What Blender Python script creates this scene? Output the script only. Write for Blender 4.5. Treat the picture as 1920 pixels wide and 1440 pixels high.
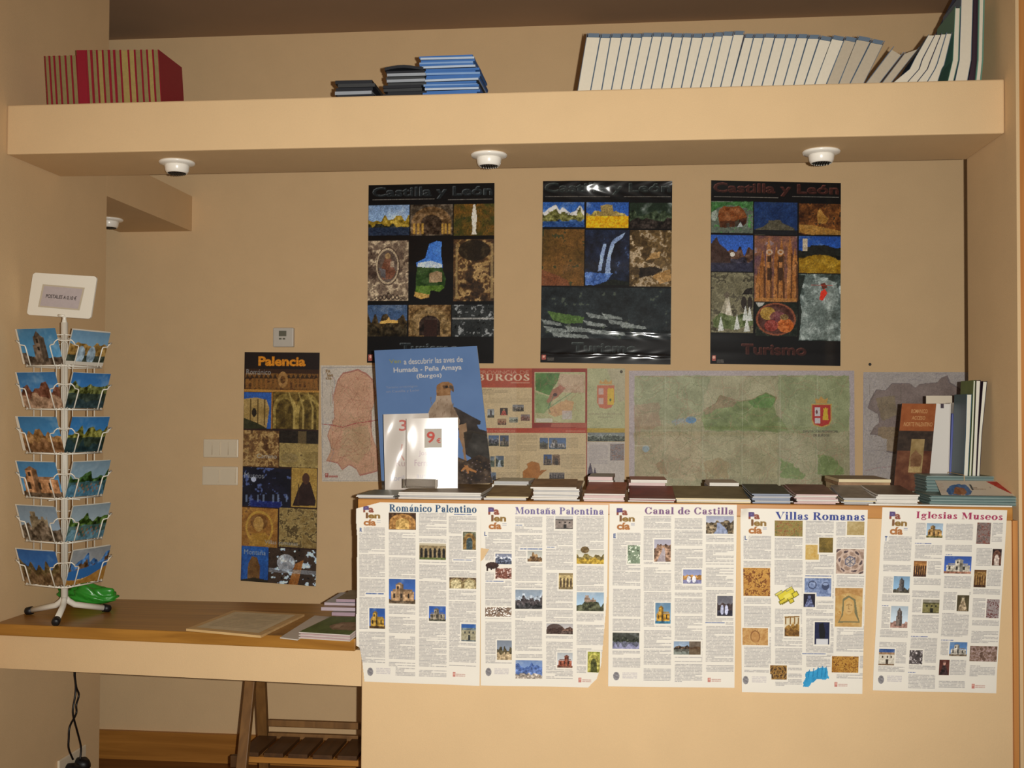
import bpy, bmesh, math, random
import numpy as np
from mathutils import Vector, Matrix

for _o in list(bpy.data.objects):
    bpy.data.objects.remove(_o)
SC = bpy.context.scene
COL = SC.collection
R = math.radians

# ------------------------------------------------------------------ camera, light, exposure
F = 2080.0                                   # focal length in pixels of the 1920 x 1440 frame
CAM = Vector((0.5848, -2.919, 1.3775))
YAW, PITCH, ROLL = 0.1068, 0.0252, 0.0046
FWD = Vector((-math.sin(YAW) * math.cos(PITCH), math.cos(YAW) * math.cos(PITCH), math.sin(PITCH)))
_r = Vector((math.cos(YAW), math.sin(YAW), 0))
_u = _r.cross(FWD)
RIGHT = _r * math.cos(ROLL) + _u * math.sin(ROLL)
UP = -_r * math.sin(ROLL) + _u * math.cos(ROLL)
cd = bpy.data.cameras.new('camera')
cam = bpy.data.objects.new('camera', cd)
COL.objects.link(cam)
cd.sensor_fit = 'HORIZONTAL'
cd.sensor_width = 36.0
cd.lens = 36.0 * F / 1920.0
cd.clip_start = 0.05
cam.matrix_world = Matrix((( RIGHT.x, UP.x, -FWD.x, CAM.x), (RIGHT.y, UP.y, -FWD.y, CAM.y), (RIGHT.z, UP.z, -FWD.z, CAM.z), (0, 0, 0, 1)))
SC.camera = cam

W = bpy.data.worlds.new('room_light')
SC.world = W
W.use_nodes = True
W.node_tree.nodes['Background'].inputs[0].default_value = (1.0, 0.94, 0.86, 1)
W.node_tree.nodes['Background'].inputs[1].default_value = 0.07

fl = bpy.data.lights.new('camera_flash', 'SPOT')       # the compact camera's own flash, beside the lens
fl.energy = 338.0
fl.color = (1.0, 0.965, 0.895)
fl.spot_size = R(96)
fl.spot_blend = 1.0
fl.shadow_soft_size = 0.006
flo = bpy.data.objects.new('camera_flash', fl)
COL.objects.link(flo)
flo.matrix_world = cam.matrix_world.copy()
flo.location = CAM + RIGHT * 0.042 + UP * 0.006

SC.view_settings.view_transform = 'Standard'
SC.view_settings.look = 'None'
SC.view_settings.gamma = 1.0
SC.view_settings.use_curve_mapping = False
SC.view_settings.exposure = 0.0

# ------------------------------------------------------------------ the place, in metres
FLOOR, CEIL = 0.0, 2.87
XL, XR = -1.155, 1.5213            # inner faces of the side walls
YB = 1.3206                        # back wall
SH0, SH1, SHZ0, SHZ1 = 0.0, 0.294, 2.0913, 2.2303     # overhead shelf
YWE = 0.60                         # rear end of the left side wall
TZ, TY0, TY1, TX0, TX1 = 1.15, -0.08, 0.36, -0.1086, 1.5257   # tall counter
LZ, LY1 = 0.79, 0.3994            # low counter


def ray(px, py):
    return (RIGHT * ((px - 960) / F) + UP * ((720 - py) / F) + FWD)


def aty(px, py, y):
    d = ray(px, py)
    return CAM + d * ((y - CAM.y) / d.y)


def atx(px, py, x):
    d = ray(px, py)
    return CAM + d * ((x - CAM.x) / d.x)


def atz(px, py, z):
    d = ray(px, py)
    return CAM + d * ((z - CAM.z) / d.z)


# ------------------------------------------------------------------ helpers
def lin(c):
    c = np.asarray(c, dtype=float)
    return np.where(c <= 0.04045, c / 12.92, ((c + 0.055) / 1.055) ** 2.4)


def hx(s):
    return tuple(int(s[i:i + 2], 16) / 255.0 for i in (0, 2, 4))


def hl(s):
    return tuple(float(v) for v in lin(hx(s))) + (1.0,)


MATS = {}


def mat(name, col, rough=0.6, spec=0.4, metal=0.0, noise=0.0, nscale=40.0, bump=0.0, bscale=200.0, coat=0.0):
    if name in MATS:
        return MATS[name]
    m = bpy.data.materials.new(name)
    m.use_nodes = True
    nt = m.node_tree
    b = nt.nodes['Principled BSDF']
    b.inputs['Roughness'].default_value = rough
    b.inputs['Specular IOR Level'].default_value = spec
    b.inputs['Metallic'].default_value = metal
    b.inputs['Coat Weight'].default_value = coat
    c = hl(col)
    tc = nt.nodes.new('ShaderNodeTexCoord')
    n = nt.nodes.new('ShaderNodeTexNoise')
    n.inputs['Scale'].default_value = nscale
    n.inputs['Detail'].default_value = 4
    nt.links.new(tc.outputs['Object'], n.inputs['Vector'])
    mx = nt.nodes.new('ShaderNodeMix')
    mx.data_type = 'RGBA'
    nt.links.new(n.outputs['Fac'], mx.inputs['Factor'])
    mx.inputs['A'].default_value = tuple(v * (1 - noise) for v in c[:3]) + (1,)
    mx.inputs['B'].default_value = tuple(min(1, v * (1 + noise)) for v in c[:3]) + (1,)
    nt.links.new(mx.outputs['Result'], b.inputs['Base Color'])
    if bump:
        n2 = nt.nodes.new('ShaderNodeTexNoise')
        n2.inputs['Scale'].default_value = bscale
        n2.inputs['Detail'].default_value = 3
        nt.links.new(tc.outputs['Object'], n2.inputs['Vector'])
        bp = nt.nodes.new('ShaderNodeBump')
        bp.inputs['Strength'].default_value = bump
        bp.inputs['Distance'].default_value = 0.002
        nt.links.new(n2.outputs['Fac'], bp.inputs['Height'])
        nt.links.new(bp.outputs['Normal'], b.inputs['Normal'])
    MATS[name] = m
    return m


def wood(name, c0, c1, axis=0, scale=1.0, rough=0.4):
    if name in MATS:
        return MATS[name]
    m = bpy.data.materials.new(name)
    m.use_nodes = True
    nt = m.node_tree
    b = nt.nodes['Principled BSDF']
    b.inputs['Roughness'].default_value = rough
    tc = nt.nodes.new('ShaderNodeTexCoord')
    mp = nt.nodes.new('ShaderNodeMapping')
    s = [28.0 * scale] * 3
    s[axis] = 1.6 * scale
    mp.inputs['Scale'].default_value = s
    nt.links.new(tc.outputs['Object'], mp.inputs['Vector'])
    n = nt.nodes.new('ShaderNodeTexNoise')
    n.inputs['Scale'].default_value = 1.5
    n.inputs['Detail'].default_value = 6
    n.inputs['Distortion'].default_value = 0.6
    nt.links.new(mp.outputs['Vector'], n.inputs['Vector'])
    cr = nt.nodes.new('ShaderNodeValToRGB')
    cr.color_ramp.elements[0].position = 0.3
    cr.color_ramp.elements[0].color = hl(c0)
    cr.color_ramp.elements[1].position = 0.7
    cr.color_ramp.elements[1].color = hl(c1)
    nt.links.new(n.outputs['Fac'], cr.inputs['Fac'])
    nt.links.new(cr.outputs['Color'], b.inputs['Base Color'])
    MATS[name] = m
    return m


def print_mat(name, rough=0.5, spec=0.4, coat=0.0, coat_rough=0.05):
    """paper printed with the sheet's own ink colours"""
    if name in MATS:
        return MATS[name]
    m = bpy.data.materials.new(name)
    m.use_nodes = True
    nt = m.node_tree
    b = nt.nodes['Principled BSDF']
    a = nt.nodes.new('ShaderNodeAttribute')
    a.attribute_name = 'ink'
    nt.links.new(a.outputs['Color'], b.inputs['Base Color'])
    b.inputs['Roughness'].default_value = rough
    b.inputs['Specular IOR Level'].default_value = spec
    b.inputs['Coat Weight'].default_value = coat
    b.inputs['Coat Roughness'].default_value = coat_rough
    MATS[name] = m
    return m


def put(name, me, m=None, parent=None, smooth=False):
    o = bpy.data.objects.new(name, me)
    COL.objects.link(o)
    for k in (m if isinstance(m, (list, tuple)) else [m]):
        if k is not None:
            me.materials.append(k)
    if smooth:
        me.polygons.foreach_set('use_smooth', [True] * len(me.polygons))
    if parent is not None:
        o.parent = parent
        o.matrix_parent_inverse = Matrix.Translation(parent.location).inverted()
    return o


def tag(o, label, cat, group=None, kind=None):
    o['label'] = label
    o['category'] = cat
    if group:
        o['group'] = group
    if kind:
        o['kind'] = kind
    return o


def root(name, loc, label, cat, group=None):
    o = bpy.data.objects.new(name, None)
    COL.objects.link(o)
    o.location = loc
    o.empty_display_size = 0.05
    return tag(o, label, cat, group)


class MB:
    """collects shapes into one mesh"""

    def __init__(s):
        s.v, s.f, s.mi = [], [], []

    def add(s, vs, fs, mi=0):
        b = len(s.v)
        s.v += [tuple(v) for v in vs]
        s.f += [tuple(b + i for i in f) for f in fs]
        s.mi += [mi] * len(fs)
        return s

    def box(s, x0, x1, y0, y1, z0, z1, mi=0):
        vs = [(x0, y0, z0), (x1, y0, z0), (x1, y1, z0), (x0, y1, z0), (x0, y0, z1), (x1, y0, z1), (x1, y1, z1), (x0, y1, z1)]
        return s.add(vs, [(0, 3, 2, 1), (4, 5, 6, 7), (0, 1, 5, 4), (1, 2, 6, 5), (2, 3, 7, 6), (3, 0, 4, 7)], mi)

    def prism(s, pts, y0, y1, mi=0):
        """polygon in X,Z extruded along Y"""
        n = len(pts)
        vs = [(p[0], y0, p[1]) for p in pts] + [(p[0], y1, p[1]) for p in pts]
        fs = [tuple(range(n)), tuple(range(2 * n - 1, n - 1, -1))]
        fs += [(i, i + n, (i + 1) % n + n, (i + 1) % n) for i in range(n)]
        return s.add(vs, fs, mi)

    def hexa(s, p, mi=0):
        """8 corners: 4 of one face then the 4 opposite"""
        return s.add(p, [(0, 1, 2, 3), (7, 6, 5, 4), (0, 4, 5, 1), (1, 5, 6, 2), (2, 6, 7, 3), (3, 7, 4, 0)], mi)

    def bar(s, a, b, w, t, side=Vector((0, 1, 0)), mi=0):
        a, b = Vector(a), Vector(b)
        d = (b - a).normalized()
        e1 = (side - d * side.dot(d)).normalized()
        e2 = d.cross(e1)
        q = [(-1, -1), (1, -1), (1, 1), (-1, 1)]
        return s.hexa([a + e1 * (i * w / 2) + e2 * (j * t / 2) for i, j in q] + [b + e1 * (i * w / 2) + e2 * (j * t / 2) for i, j in q], mi)

    def tube(s, pts, r, n=8, mi=0, cap=True):
        pts = [Vector(p) for p in pts]
        rs = r if isinstance(r, (list, tuple)) else [r] * len(pts)
        ring, prev = [], None
        b = len(s.v)
        for i, p in enumerate(pts):
            d = (pts[min(i + 1, len(pts) - 1)] - pts[max(i - 1, 0)]).normalized()
            if prev is None:
                e1 = d.orthogonal().normalized()
            else:
                e1 = (prev - d * prev.dot(d))
                e1 = e1.normalized() if e1.length > 1e-6 else d.orthogonal().normalized()
            prev = e1
            e2 = d.cross(e1)
            for k in range(n):
                a = 2 * math.pi * k / n
                s.v.append(tuple(p + (e1 * math.cos(a) + e2 * math.sin(a)) * rs[i]))
        for i in range(len(pts) - 1):
            for k in range(n):
                k2 = (k + 1) % n
                s.f.append((b + i * n + k, b + i * n + k2, b + (i + 1) * n + k2, b + (i + 1) * n + k))
                s.mi.append(mi)
        if cap:
            s.f.append(tuple(b + k for k in reversed(range(n))))
            s.f.append(tuple(b + (len(pts) - 1) * n + k for k in range(n)))
            s.mi += [mi, mi]
        return s

    def lathe(s, prof, c, n=32, mi=0):
        """profile (radius, z) turned about a vertical axis through c"""
        return s.tube_prof([(Vector(c) + Vector((0, 0, z)), r) for r, z in prof], n, mi)

    def tube_prof(s, pr, n, mi):
        b = len(s.v)
        for p, r in pr:
            for k in range(n):
                a = 2 * math.pi * k / n
                s.v.append((p.x + r * math.cos(a), p.y + r * math.sin(a), p.z))
        for i in range(len(pr) - 1):
            for k in range(n):
                k2 = (k + 1) % n
                s.f.append((b + i * n + k, b + i * n + k2, b + (i + 1) * n + k2, b + (i + 1) * n + k))
                s.mi.append(mi)
        s.f.append(tuple(b + k for k in reversed(range(n))))
        s.f.append(tuple(b + (len(pr) - 1) * n + k for k in range(n)))
        s.mi += [mi, mi]
        return s

    def mesh(s, name):
        me = bpy.data.meshes.new(name)
        me.from_pydata(s.v, [], s.f)
        me.polygons.foreach_set('material_index', s.mi)
        bm = bmesh.new()
        bm.from_mesh(me)
        bmesh.ops.recalc_face_normals(bm, faces=bm.faces)
        bm.to_mesh(me)
        bm.free()
        return me

    def build(s, name, m, parent=None, smooth=False, bevel=0.0):
        o = put(name, s.mesh(name), m, parent, smooth)
        if bevel:
            bv = o.modifiers.new('bevel', 'BEVEL')
            bv.width = bevel
            bv.segments = 2
            bv.limit_method = 'ANGLE'
        return o


def struct(name, mb, m, **k):
    o = mb.build(name, m, **k)
    o['kind'] = 'structure'
    return o


ORD = ('first second third fourth fifth sixth seventh eighth ninth tenth eleventh twelfth thirteenth fourteenth fifteenth sixteenth seventeenth '
       'eighteenth nineteenth twentieth twenty-first twenty-second twenty-third twenty-fourth twenty-fifth twenty-sixth twenty-seventh twenty-eighth').split()


# ------------------------------------------------------------------ printing: ink painted on a fine sheet of paper
def vnoise(h, w, ch, cw, seed):
    rg = np.random.default_rng(seed)
    g = rg.random((ch + 2, cw + 2))
    y = np.linspace(0, ch, h)
    x = np.linspace(0, cw, w)
    yi, xi = y.astype(int), x.astype(int)
    fy, fx = y - yi, x - xi
    fy, fx = fy * fy * (3 - 2 * fy), fx * fx * (3 - 2 * fx)
    a = g[yi][:, xi] * (1 - fx) + g[yi][:, xi + 1] * fx
    b = g[yi + 1][:, xi] * (1 - fx) + g[yi + 1][:, xi + 1] * fx
    return a * (1 - fy)[:, None] + b * fy[:, None]


def fbm(h, w, seed, c=3, octs=4):
    asp = max(0.3, min(3.5, w / max(1, h)))
    o, amp, tot = np.zeros((h, w)), 1.0, 0.0
    for k in range(octs):
        cy = c * 2 ** k
        if cy > max(2, h) * 1.2 and k > 0:
            break
        o += amp * vnoise(h, w, max(1, cy), max(1, int(cy * asp)), seed * 7 + k)
        tot += amp
        amp *= 0.62
    return (o / tot - 0.5) * 2


_FT = {}


def sans_tris(txt, bold):
    k = (txt, bold)
    if k not in _FT:
        cu = bpy.data.curves.new('lettering', 'FONT')
        cu.body = txt
        cu.resolution_u = 3
        cu.offset = bold
        ob = bpy.data.objects.new('lettering', cu)
        me = bpy.data.meshes.new_from_object(ob)
        me.calc_loop_triangles()
        v = np.zeros(len(me.vertices) * 3)
        me.vertices.foreach_get('co', v)
        v = v.reshape(-1, 3)[:, :2]
        t = np.zeros(len(me.loop_triangles) * 3, dtype=np.int32)
        me.loop_triangles.foreach_get('vertices', t)
        _FT[k] = v[t.reshape(-1, 3)]
        bpy.data.objects.remove(ob)
        bpy.data.meshes.remove(me)
        bpy.data.curves.remove(cu)
    return _FT[k]


def serif_ops(ch, T=0.23, t=0.075):
    S, q = 0.06, 0.085

    def stem(x, y0, y1, top=True, bot=True, w=T):
        o = [('r', x, y0, x + w, y1)]
        if bot:
            o.append(('r', x - q, y0, x + w + q, y0 + S))
        if top:
            o.append(('r', x - q, y1 - S, x + w, y1))
        return o

    def ring(cx, cy, rx, ry, clip=None, th=T, tv=t):
        return [('o', cx, cy, rx, ry, max(0.03, rx - th), ry - tv, clip)]
    a = 0.68
    acc = {'á': 'a', 'ñ': 'n', 'ó': 'o'}
    if ch in acc:
        o, w = serif_ops(acc[ch])
        if ch == 'ñ':
            return o + [('p', [(.12, .78), (.3, .9), (.5, .82), (.68, .94), (.66, .84), (.48, .74), (.3, .8)])], w
        return o + [('p', [(.3, .76), (.38, .76), (.58, 1.0), (.4, 1.0)])], w
    if ch == ' ':
        return [], 0.42
    if ch == 'I':
        return stem(.12, 0, 1) + [('r', .3, 1 - S, .44, 1)], .56
    if ch in 'PRB':
        o = stem(.12, 0, 1) + ring(.42, .735, .42, .265, 'x>.3')
        if ch == 'R':
            return o + [('p', [(.38, .5), (.6, .52), (.98, .05), (.74, 0), (.68, .02)]), ('r', .7, 0, 1.04, S)], 1.04
        if ch == 'B':
            return o + ring(.44, .265, .46, .265, 'x>.3'), .98
        return o, .92
    if ch == 'M':
        return [('r', .14, 0, .14 + t, 1), ('r', .02, 0, .36, S), ('p', [(.02, 1), (.36, 1), (.68, .22), (.6, 0)]), ('p', [(.6, 0), (.68, .22), (1.0, 1), (.9, 1)])] + stem(.92, 0, 1, False) + [('r', .92, 1 - S, 1.24, 1), ('r', .0, 1 - S, .2, 1)], 1.32
    if ch in 'CGO':
        o = ring(.5, .5, .48, .52)
        if ch == 'O':
            return o, 1.04
        o = [o[0][:7] + ('C',)] + [('r', .84, .66, .9, 1.0)]
        if ch == 'G':
            o += [('r', .68, .02, .9, .44), ('r', .58, .4, 1.0, .46)]
        return o, 1.0
    if ch == 'V':
        return [('p', [(.02, 1), (.3, 1), (.62, .2), (.52, -.02)]), ('p', [(.52, -.02), (.6, .2), (.98, 1), (.88, 1)]), ('r', -.06, 1 - S, .42, 1), ('r', .74, 1 - S, 1.08, 1)], 1.06
    if ch == 'U':
        return [('r', .14, .3, .14 + T, 1), ('r', .8, .3, .8 + t, 1), ('r', .02, 1 - S, .5, 1), ('r', .68, 1 - S, 1.0, 1)] + ring(.51, .34, .37, .36, 'y<.34', T, t), 1.06
    if ch in 'Ss':
        k = 1.0 if ch == 'S' else a
        th = T * .8
        return [('o', .36 * k + .04, .75 * k, .3 * k, .27 * k, max(.03, .3 * k - th), .27 * k - t, 'S1'), ('o', .38 * k + .04, .25 * k, .33 * k, .27 * k, max(.03, .33 * k - th), .27 * k - t, 'S2'),
                ('p', [(.1 * k, .72 * k), (.3 * k, .8 * k), (.7 * k, .3 * k), (.5 * k, .2 * k)]), ('r', .62 * k, .7 * k, .68 * k, 1.0 * k), ('r', .06 * k, 0, .12 * k, .3 * k)], .8 * k + .04
    if ch == 'o':
        return ring(.36, .34, .36, .36), .76
    if ch == 'c':
        return [ring(.36, .34, .36, .36)[0][:7] + ('C',), ('o', .52, .54, .1, .1, 0, 0, None)], .68
    if ch == 'e':
        return [ring(.36, .34, .36, .36)[0][:7] + ('E',), ('r', .16, .33, .68, .39)], .74
    if ch == 'd':
        return ring(.36, .34, .36, .36, 'x<.5') + stem(.44, 0, 1.02, True, False) + [('r', .5, 0, .78, S)], .8
    if ch == 'a':
        return ring(.32, .2, .27, .22, 'x<.45') + [('r', .36, .1, .36 + T, .5), ('o', .32, .46, .27, .24, .1, .18, 'y>.46'), ('o', .17, .5, .1, .09, 0, 0, None), ('r', .42, 0, .7, S)], .7
    if ch in 'nmu':
        def arch(x):
            return [('o', x + .1, .42, .38, .28, .15, .2, 'q1'), ('r', x + .25, 0, x + .48, .44), ('r', x + .17, 0, x + .56, S)]
        if ch == 'u':
            return [('r', .1, .2, .1 + T, a), ('r', .0, a - S, .3, a), ('o', .33, .24, .23, .26, .03, .18, 'y<.24')] + stem(.46, 0, a, True, False) + [('r', .5, 0, .78, S)], .8
        o = stem(.1, 0, a) + arch(.22)
        if ch == 'm':
            o += arch(.6)
            return o, 1.2
        return o, .82
    if ch == 'l':
        return stem(.1, 0, 1.02), .44
    if ch == 'i':
        return stem(.1, 0, a) + [('o', .21, .88, .13, .13, 0, 0, None)], .44
    if ch == 't':
        return [('r', .12, .08, .12 + T, .84), ('r', 0, a - .07, .48, a), ('o', .32, .14, .2, .16, .02, .08, 'y<.14')], .54
    if ch == 'g':
        return ring(.32, .46, .28, .22) + [('o', .34, -.06, .32, .2, .2, .12, None), ('r', .1, .1, .5, .18), ('r', .5, .58, .74, .66)], .74
    return [('r', .1, 0, .4, .6)], .5


def serif_mask(txt, h, w):
    """ink mask of a word in bold roman letters filling h x w"""
    x = 0.0
    ops = []
    for ch in txt:
        o, adv = serif_ops(ch)
        ops.append((x, o))
        x += adv + 0.03
    y0 = -0.26 if 'g' in txt else -0.02
    ss = 3
    Hs, Ws = h * ss, w * ss
    X = (np.arange(Ws) + .5) / Ws * x
    Y = 1.03 - (np.arange(Hs) + .5) / Hs * (1.03 - y0)
    M = np.zeros((Hs, Ws), bool)
    for x0, o in ops:
        i0, i1 = max(0, int((x0 - .12) / x * Ws)), min(Ws, int((x0 + 1.45) / x * Ws))
        gx, gy = np.meshgrid(X[i0:i1] - x0, Y)
        for p in o:
            if p[0] == 'r':
                m = (gx >= p[1]) & (gx <= p[3]) & (gy >= p[2]) & (gy <= p[4])
            elif p[0] == 'o':
                _, cx, cy, rx, ry, ix, iy, cl = p
                m = ((gx - cx) / rx) ** 2 + ((gy - cy) / ry) ** 2 <= 1
                if ix > 0 and iy > 0:
                    m &= ((gx - cx) / ix) ** 2 + ((gy - cy) / iy) ** 2 >= 1
                if cl == 'C':
                    m &= ~((gx > cx + .1) & (abs(gy - cy) < ry * .38))
                elif cl == 'E':
                    m &= ~((gx > cx + .05) & (gy < cy) & (gy > cy - ry * .45))
                elif cl == 'S1':
                    m &= (gx < cx) | (gy > cy)
                elif cl == 'S2':
                    m &= (gx > cx) | (gy < cy)
                elif cl == 'q1':
                    m &= (gx > cx - .1) & (gy > cy)
                elif cl:
                    g = gx if cl[0] == 'x' else gy
                    m &= (g > float(cl[2:])) if cl[1] == '>' else (g < float(cl[2:]))
            else:
                m = in_poly(gx, gy, p[1])
            M[:, i0:i1] |= m
    return M.reshape(h, ss, w, ss).mean((1, 3))


def in_poly(gx, gy, pts):
    m = np.zeros(gx.shape, bool)
    n = len(pts)
    for i in range(n):
        xa, ya = pts[i]
        xb, yb = pts[(i + 1) % n]
        if ya == yb:
            continue
        c = (gy > min(ya, yb)) & (gy <= max(ya, yb)) & (gx < (xb - xa) * (gy - ya) / (yb - ya) + xa)
        m ^= c
    return m


class Sheet:
    """one printed sheet: quad = its corners (TL TR BR BL) in the coordinates its layout is written in, s = layout units per photo pixel"""

    def __init__(s, quad, sc, k, paper):
        s.q = [np.array(p, float) for p in quad]
        s.w = max(8, int(round((np.linalg.norm(s.q[1] - s.q[0]) + np.linalg.norm(s.q[2] - s.q[3])) / 2 / sc * k)))
        s.h = max(8, int(round((np.linalg.norm(s.q[3] - s.q[0]) + np.linalg.norm(s.q[2] - s.q[1])) / 2 / sc * k)))
        s.k = k / sc
        s.a = np.zeros((s.h, s.w, 3)) + np.array(hx(paper))
        A, rhs = [], []
        for (x, y), (u, v) in zip(s.q, ((0, 0), (s.w, 0), (s.w, s.h), (0, s.h))):
            A += [[x, y, 1, 0, 0, 0, -u * x, -u * y], [0, 0, 0, x, y, 1, -v * x, -v * y]]
            rhs += [u, v]
        s.H = np.linalg.solve(np.array(A), np.array(rhs))

    def pt(s, x, y):
        H = s.H
        d = H[6] * x + H[7] * y + 1
        return (H[0] * x + H[1] * y + H[2]) / d, (H[3] * x + H[4] * y + H[5]) / d

    def bx(s, x0, y0, x1, y1):
        cx, cy = s.pt((x0 + x1) / 2, (y0 + y1) / 2)
        w, h = abs(x1 - x0) * s.k / 2, abs(y1 - y0) * s.k / 2
        X0, X1 = int(round(cx - w)), int(round(cx + w))
        Y0, Y1 = int(round(cy - h)), int(round(cy + h))
        return X0, Y0, max(X0 + 1, X1), max(Y0 + 1, Y1)

    def blend(s, X0, Y0, al, c):
        h, w = al.shape
        x0, y0 = max(0, X0), max(0, Y0)
        x1, y1 = min(s.w, X0 + w), min(s.h, Y0 + h)
        if x1 <= x0 or y1 <= y0:
            return
        al = al[y0 - Y0:y1 - Y0, x0 - X0:x1 - X0, None]
        c = np.asarray(c)
        if c.ndim == 3:
            c = c[y0 - Y0:y1 - Y0, x0 - X0:x1 - X0]
        s.a[y0:y1, x0:x1] = s.a[y0:y1, x0:x1] * (1 - al) + c * al

    def rect(s, x0, y0, x1, y1, c, al=1.0, nz=0.0, seed=1):
        b = s.bx(x0, y0, x1, y1)
        h, w = b[3] - b[1], b[2] - b[0]
        col = np.zeros((h, w, 3)) + np.array(hx(c))
        if nz:
            col = np.clip(col + fbm(h, w, seed, 6)[..., None] * nz, 0, 1)
        s.blend(b[0], b[1], np.full((h, w), al), col)

    def poly(s, pts, c, al=1.0, nz=0.0, seed=1, rough=0.0):
        P = [s.pt(*p) for p in pts]
        X0, X1 = int(min(p[0] for p in P)) - 2, int(max(p[0] for p in P)) + 3
        Y0, Y1 = int(min(p[1] for p in P)) - 2, int(max(p[1] for p in P)) + 3
        gx, gy = np.meshgrid(np.arange(X0, X1) + .5, np.arange(Y0, Y1) + .5)
        h, w = gx.shape
        if rough:
            gx = gx + fbm(h, w, seed + 31, 5) * rough * s.k
            gy = gy + fbm(h, w, seed + 32, 5) * rough * s.k
        m = in_poly(gx, gy, P) * al
        col = np.zeros((h, w, 3)) + np.array(hx(c))
        if nz:
            col = np.clip(col + fbm(h, w, seed, 5)[..., None] * nz, 0, 1)
        s.blend(X0, Y0, m, col)

    def ell(s, x0, y0, x1, y1, c, al=1.0, ring=0.0, nz=0.0, seed=1):
        b = s.bx(x0, y0, x1, y1)
        h, w = b[3] - b[1], b[2] - b[0]
        gy, gx = np.mgrid[0:h, 0:w]
        r = np.hypot((gx + .5 - w / 2) / (w / 2), (gy + .5 - h / 2) / (h / 2))
        m = (r <= 1) & (r >= ring)
        col = np.zeros((h, w, 3)) + np.array(hx(c))
        if nz:
            col = np.clip(col + fbm(h, w, seed, 5)[..., None] * nz, 0, 1)
        s.blend(b[0], b[1], m * al, col)

    def line(s, pts, wd, c, al=1.0):
        for (xa, ya), (xb, yb) in zip(pts[:-1], pts[1:]):
            L = math.hypot(xb - xa, yb - ya) or 1
            nx, ny = -(yb - ya) / L * wd / 2, (xb - xa) / L * wd / 2
            s.poly([(xa + nx, ya + ny), (xb + nx, yb + ny), (xb - nx, yb - ny), (xa - nx, ya - ny)], c, al)

    def serif(s, txt, x0, y0, x1, y1, c, al=1.0):
        b = s.bx(x0, y0, x1, y1)
        s.blend(b[0], b[1], serif_mask(txt, b[3] - b[1], b[2] - b[0]) * al, np.array(hx(c)))

    def sans(s, txt, x0, y0, x1, y1, c, al=1.0, bold=0.0):
        """text in plain letters whose ink fills the box"""
        T = sans_tris(txt, bold)
        lo, hi = T.reshape(-1, 2).min(0), T.reshape(-1, 2).max(0)
        b = s.bx(x0, y0, x1, y1)
        h, w = b[3] - b[1], b[2] - b[0]
        ss = 3
        Hs, Ws = h * ss, w * ss
        M = np.zeros((Hs, Ws), bool)
        Q = (T - lo) / (hi - lo)
        Q = np.stack([Q[..., 0] * Ws, (1 - Q[..., 1]) * Hs], -1)
        for tr in Q:
            xa, ya = np.floor(tr.min(0)).astype(int)
            xb, yb = np.ceil(tr.max(0)).astype(int)
            xa, ya, xb, yb = max(0, xa), max(0, ya), min(Ws, xb + 1), min(Hs, yb + 1)
            if xb <= xa or yb <= ya:
                continue
            gx, gy = np.meshgrid(np.arange(xa, xb) + .5, np.arange(ya, yb) + .5)
            (x1_, y1_), (x2_, y2_), (x3_, y3_) = tr
            d1 = (gx - x2_) * (y1_ - y2_) - (x1_ - x2_) * (gy - y2_)
            d2 = (gx - x3_) * (y2_ - y3_) - (x2_ - x3_) * (gy - y3_)
            d3 = (gx - x1_) * (y3_ - y1_) - (x3_ - x1_) * (gy - y1_)
            M[ya:yb, xa:xb] |= ((d1 >= 0) & (d2 >= 0) & (d3 >= 0)) | ((d1 <= 0) & (d2 <= 0) & (d3 <= 0))
        s.blend(b[0], b[1], M.reshape(h, ss, w, ss).mean((1, 3)) * al, np.array(hx(c)))

    def body(s, x0, y0, x1, y1, c='77757c', seed=1, pitch=9.6, al=.66):
        """columns of running text too small to read"""
        b = s.bx(x0, y0, x1, y1)
        h, w = b[3] - b[1], b[2] - b[0]
        rg = np.random.default_rng(seed)
        m = np.zeros((h, w))
        p = pitch * s.k
        n = int(h / p)
        for r in range(n):
            ya = r * p
            row = vnoise(1, w, 1, max(2, int(w / 2.2)), seed * 91 + r)[0]
            row = np.where(row > .2, .66 + .3 * row, .35)
            if rg.random() < .10:
                row[int(w * rg.uniform(.25, .8)):] = 0
            for yy in range(int(ya), min(h, int(ya + p) + 1)):
                cov = max(0, min(yy + 1, ya + p * .55) - max(yy, ya))
                m[yy] += row * cov
        s.blend(b[0], b[1], np.clip(m, 0, 1) * al, np.array(hx(c)))

    def grain(s, amp, gain=1.0, seed=5):
        rg = np.random.default_rng(seed)
        g = rg.standard_normal((s.h, s.w))
        g = (g + np.roll(g, 1, 0) + np.roll(g, 1, 1) + np.roll(np.roll(g, 1, 0), 1, 1)) / 2
        s.a = np.clip(s.a * gain * (1 + amp * g[..., None]), 0, 1)

    def photo(s, x0, y0, x1, y1, kind, pal, seed=1):
        b = s.bx(x0, y0, x1, y1)
        h, w = b[3] - b[1], b[2] - b[0]
        s.blend(b[0], b[1], np.ones((h, w)), picture(h, w, kind, pal, seed))


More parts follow.
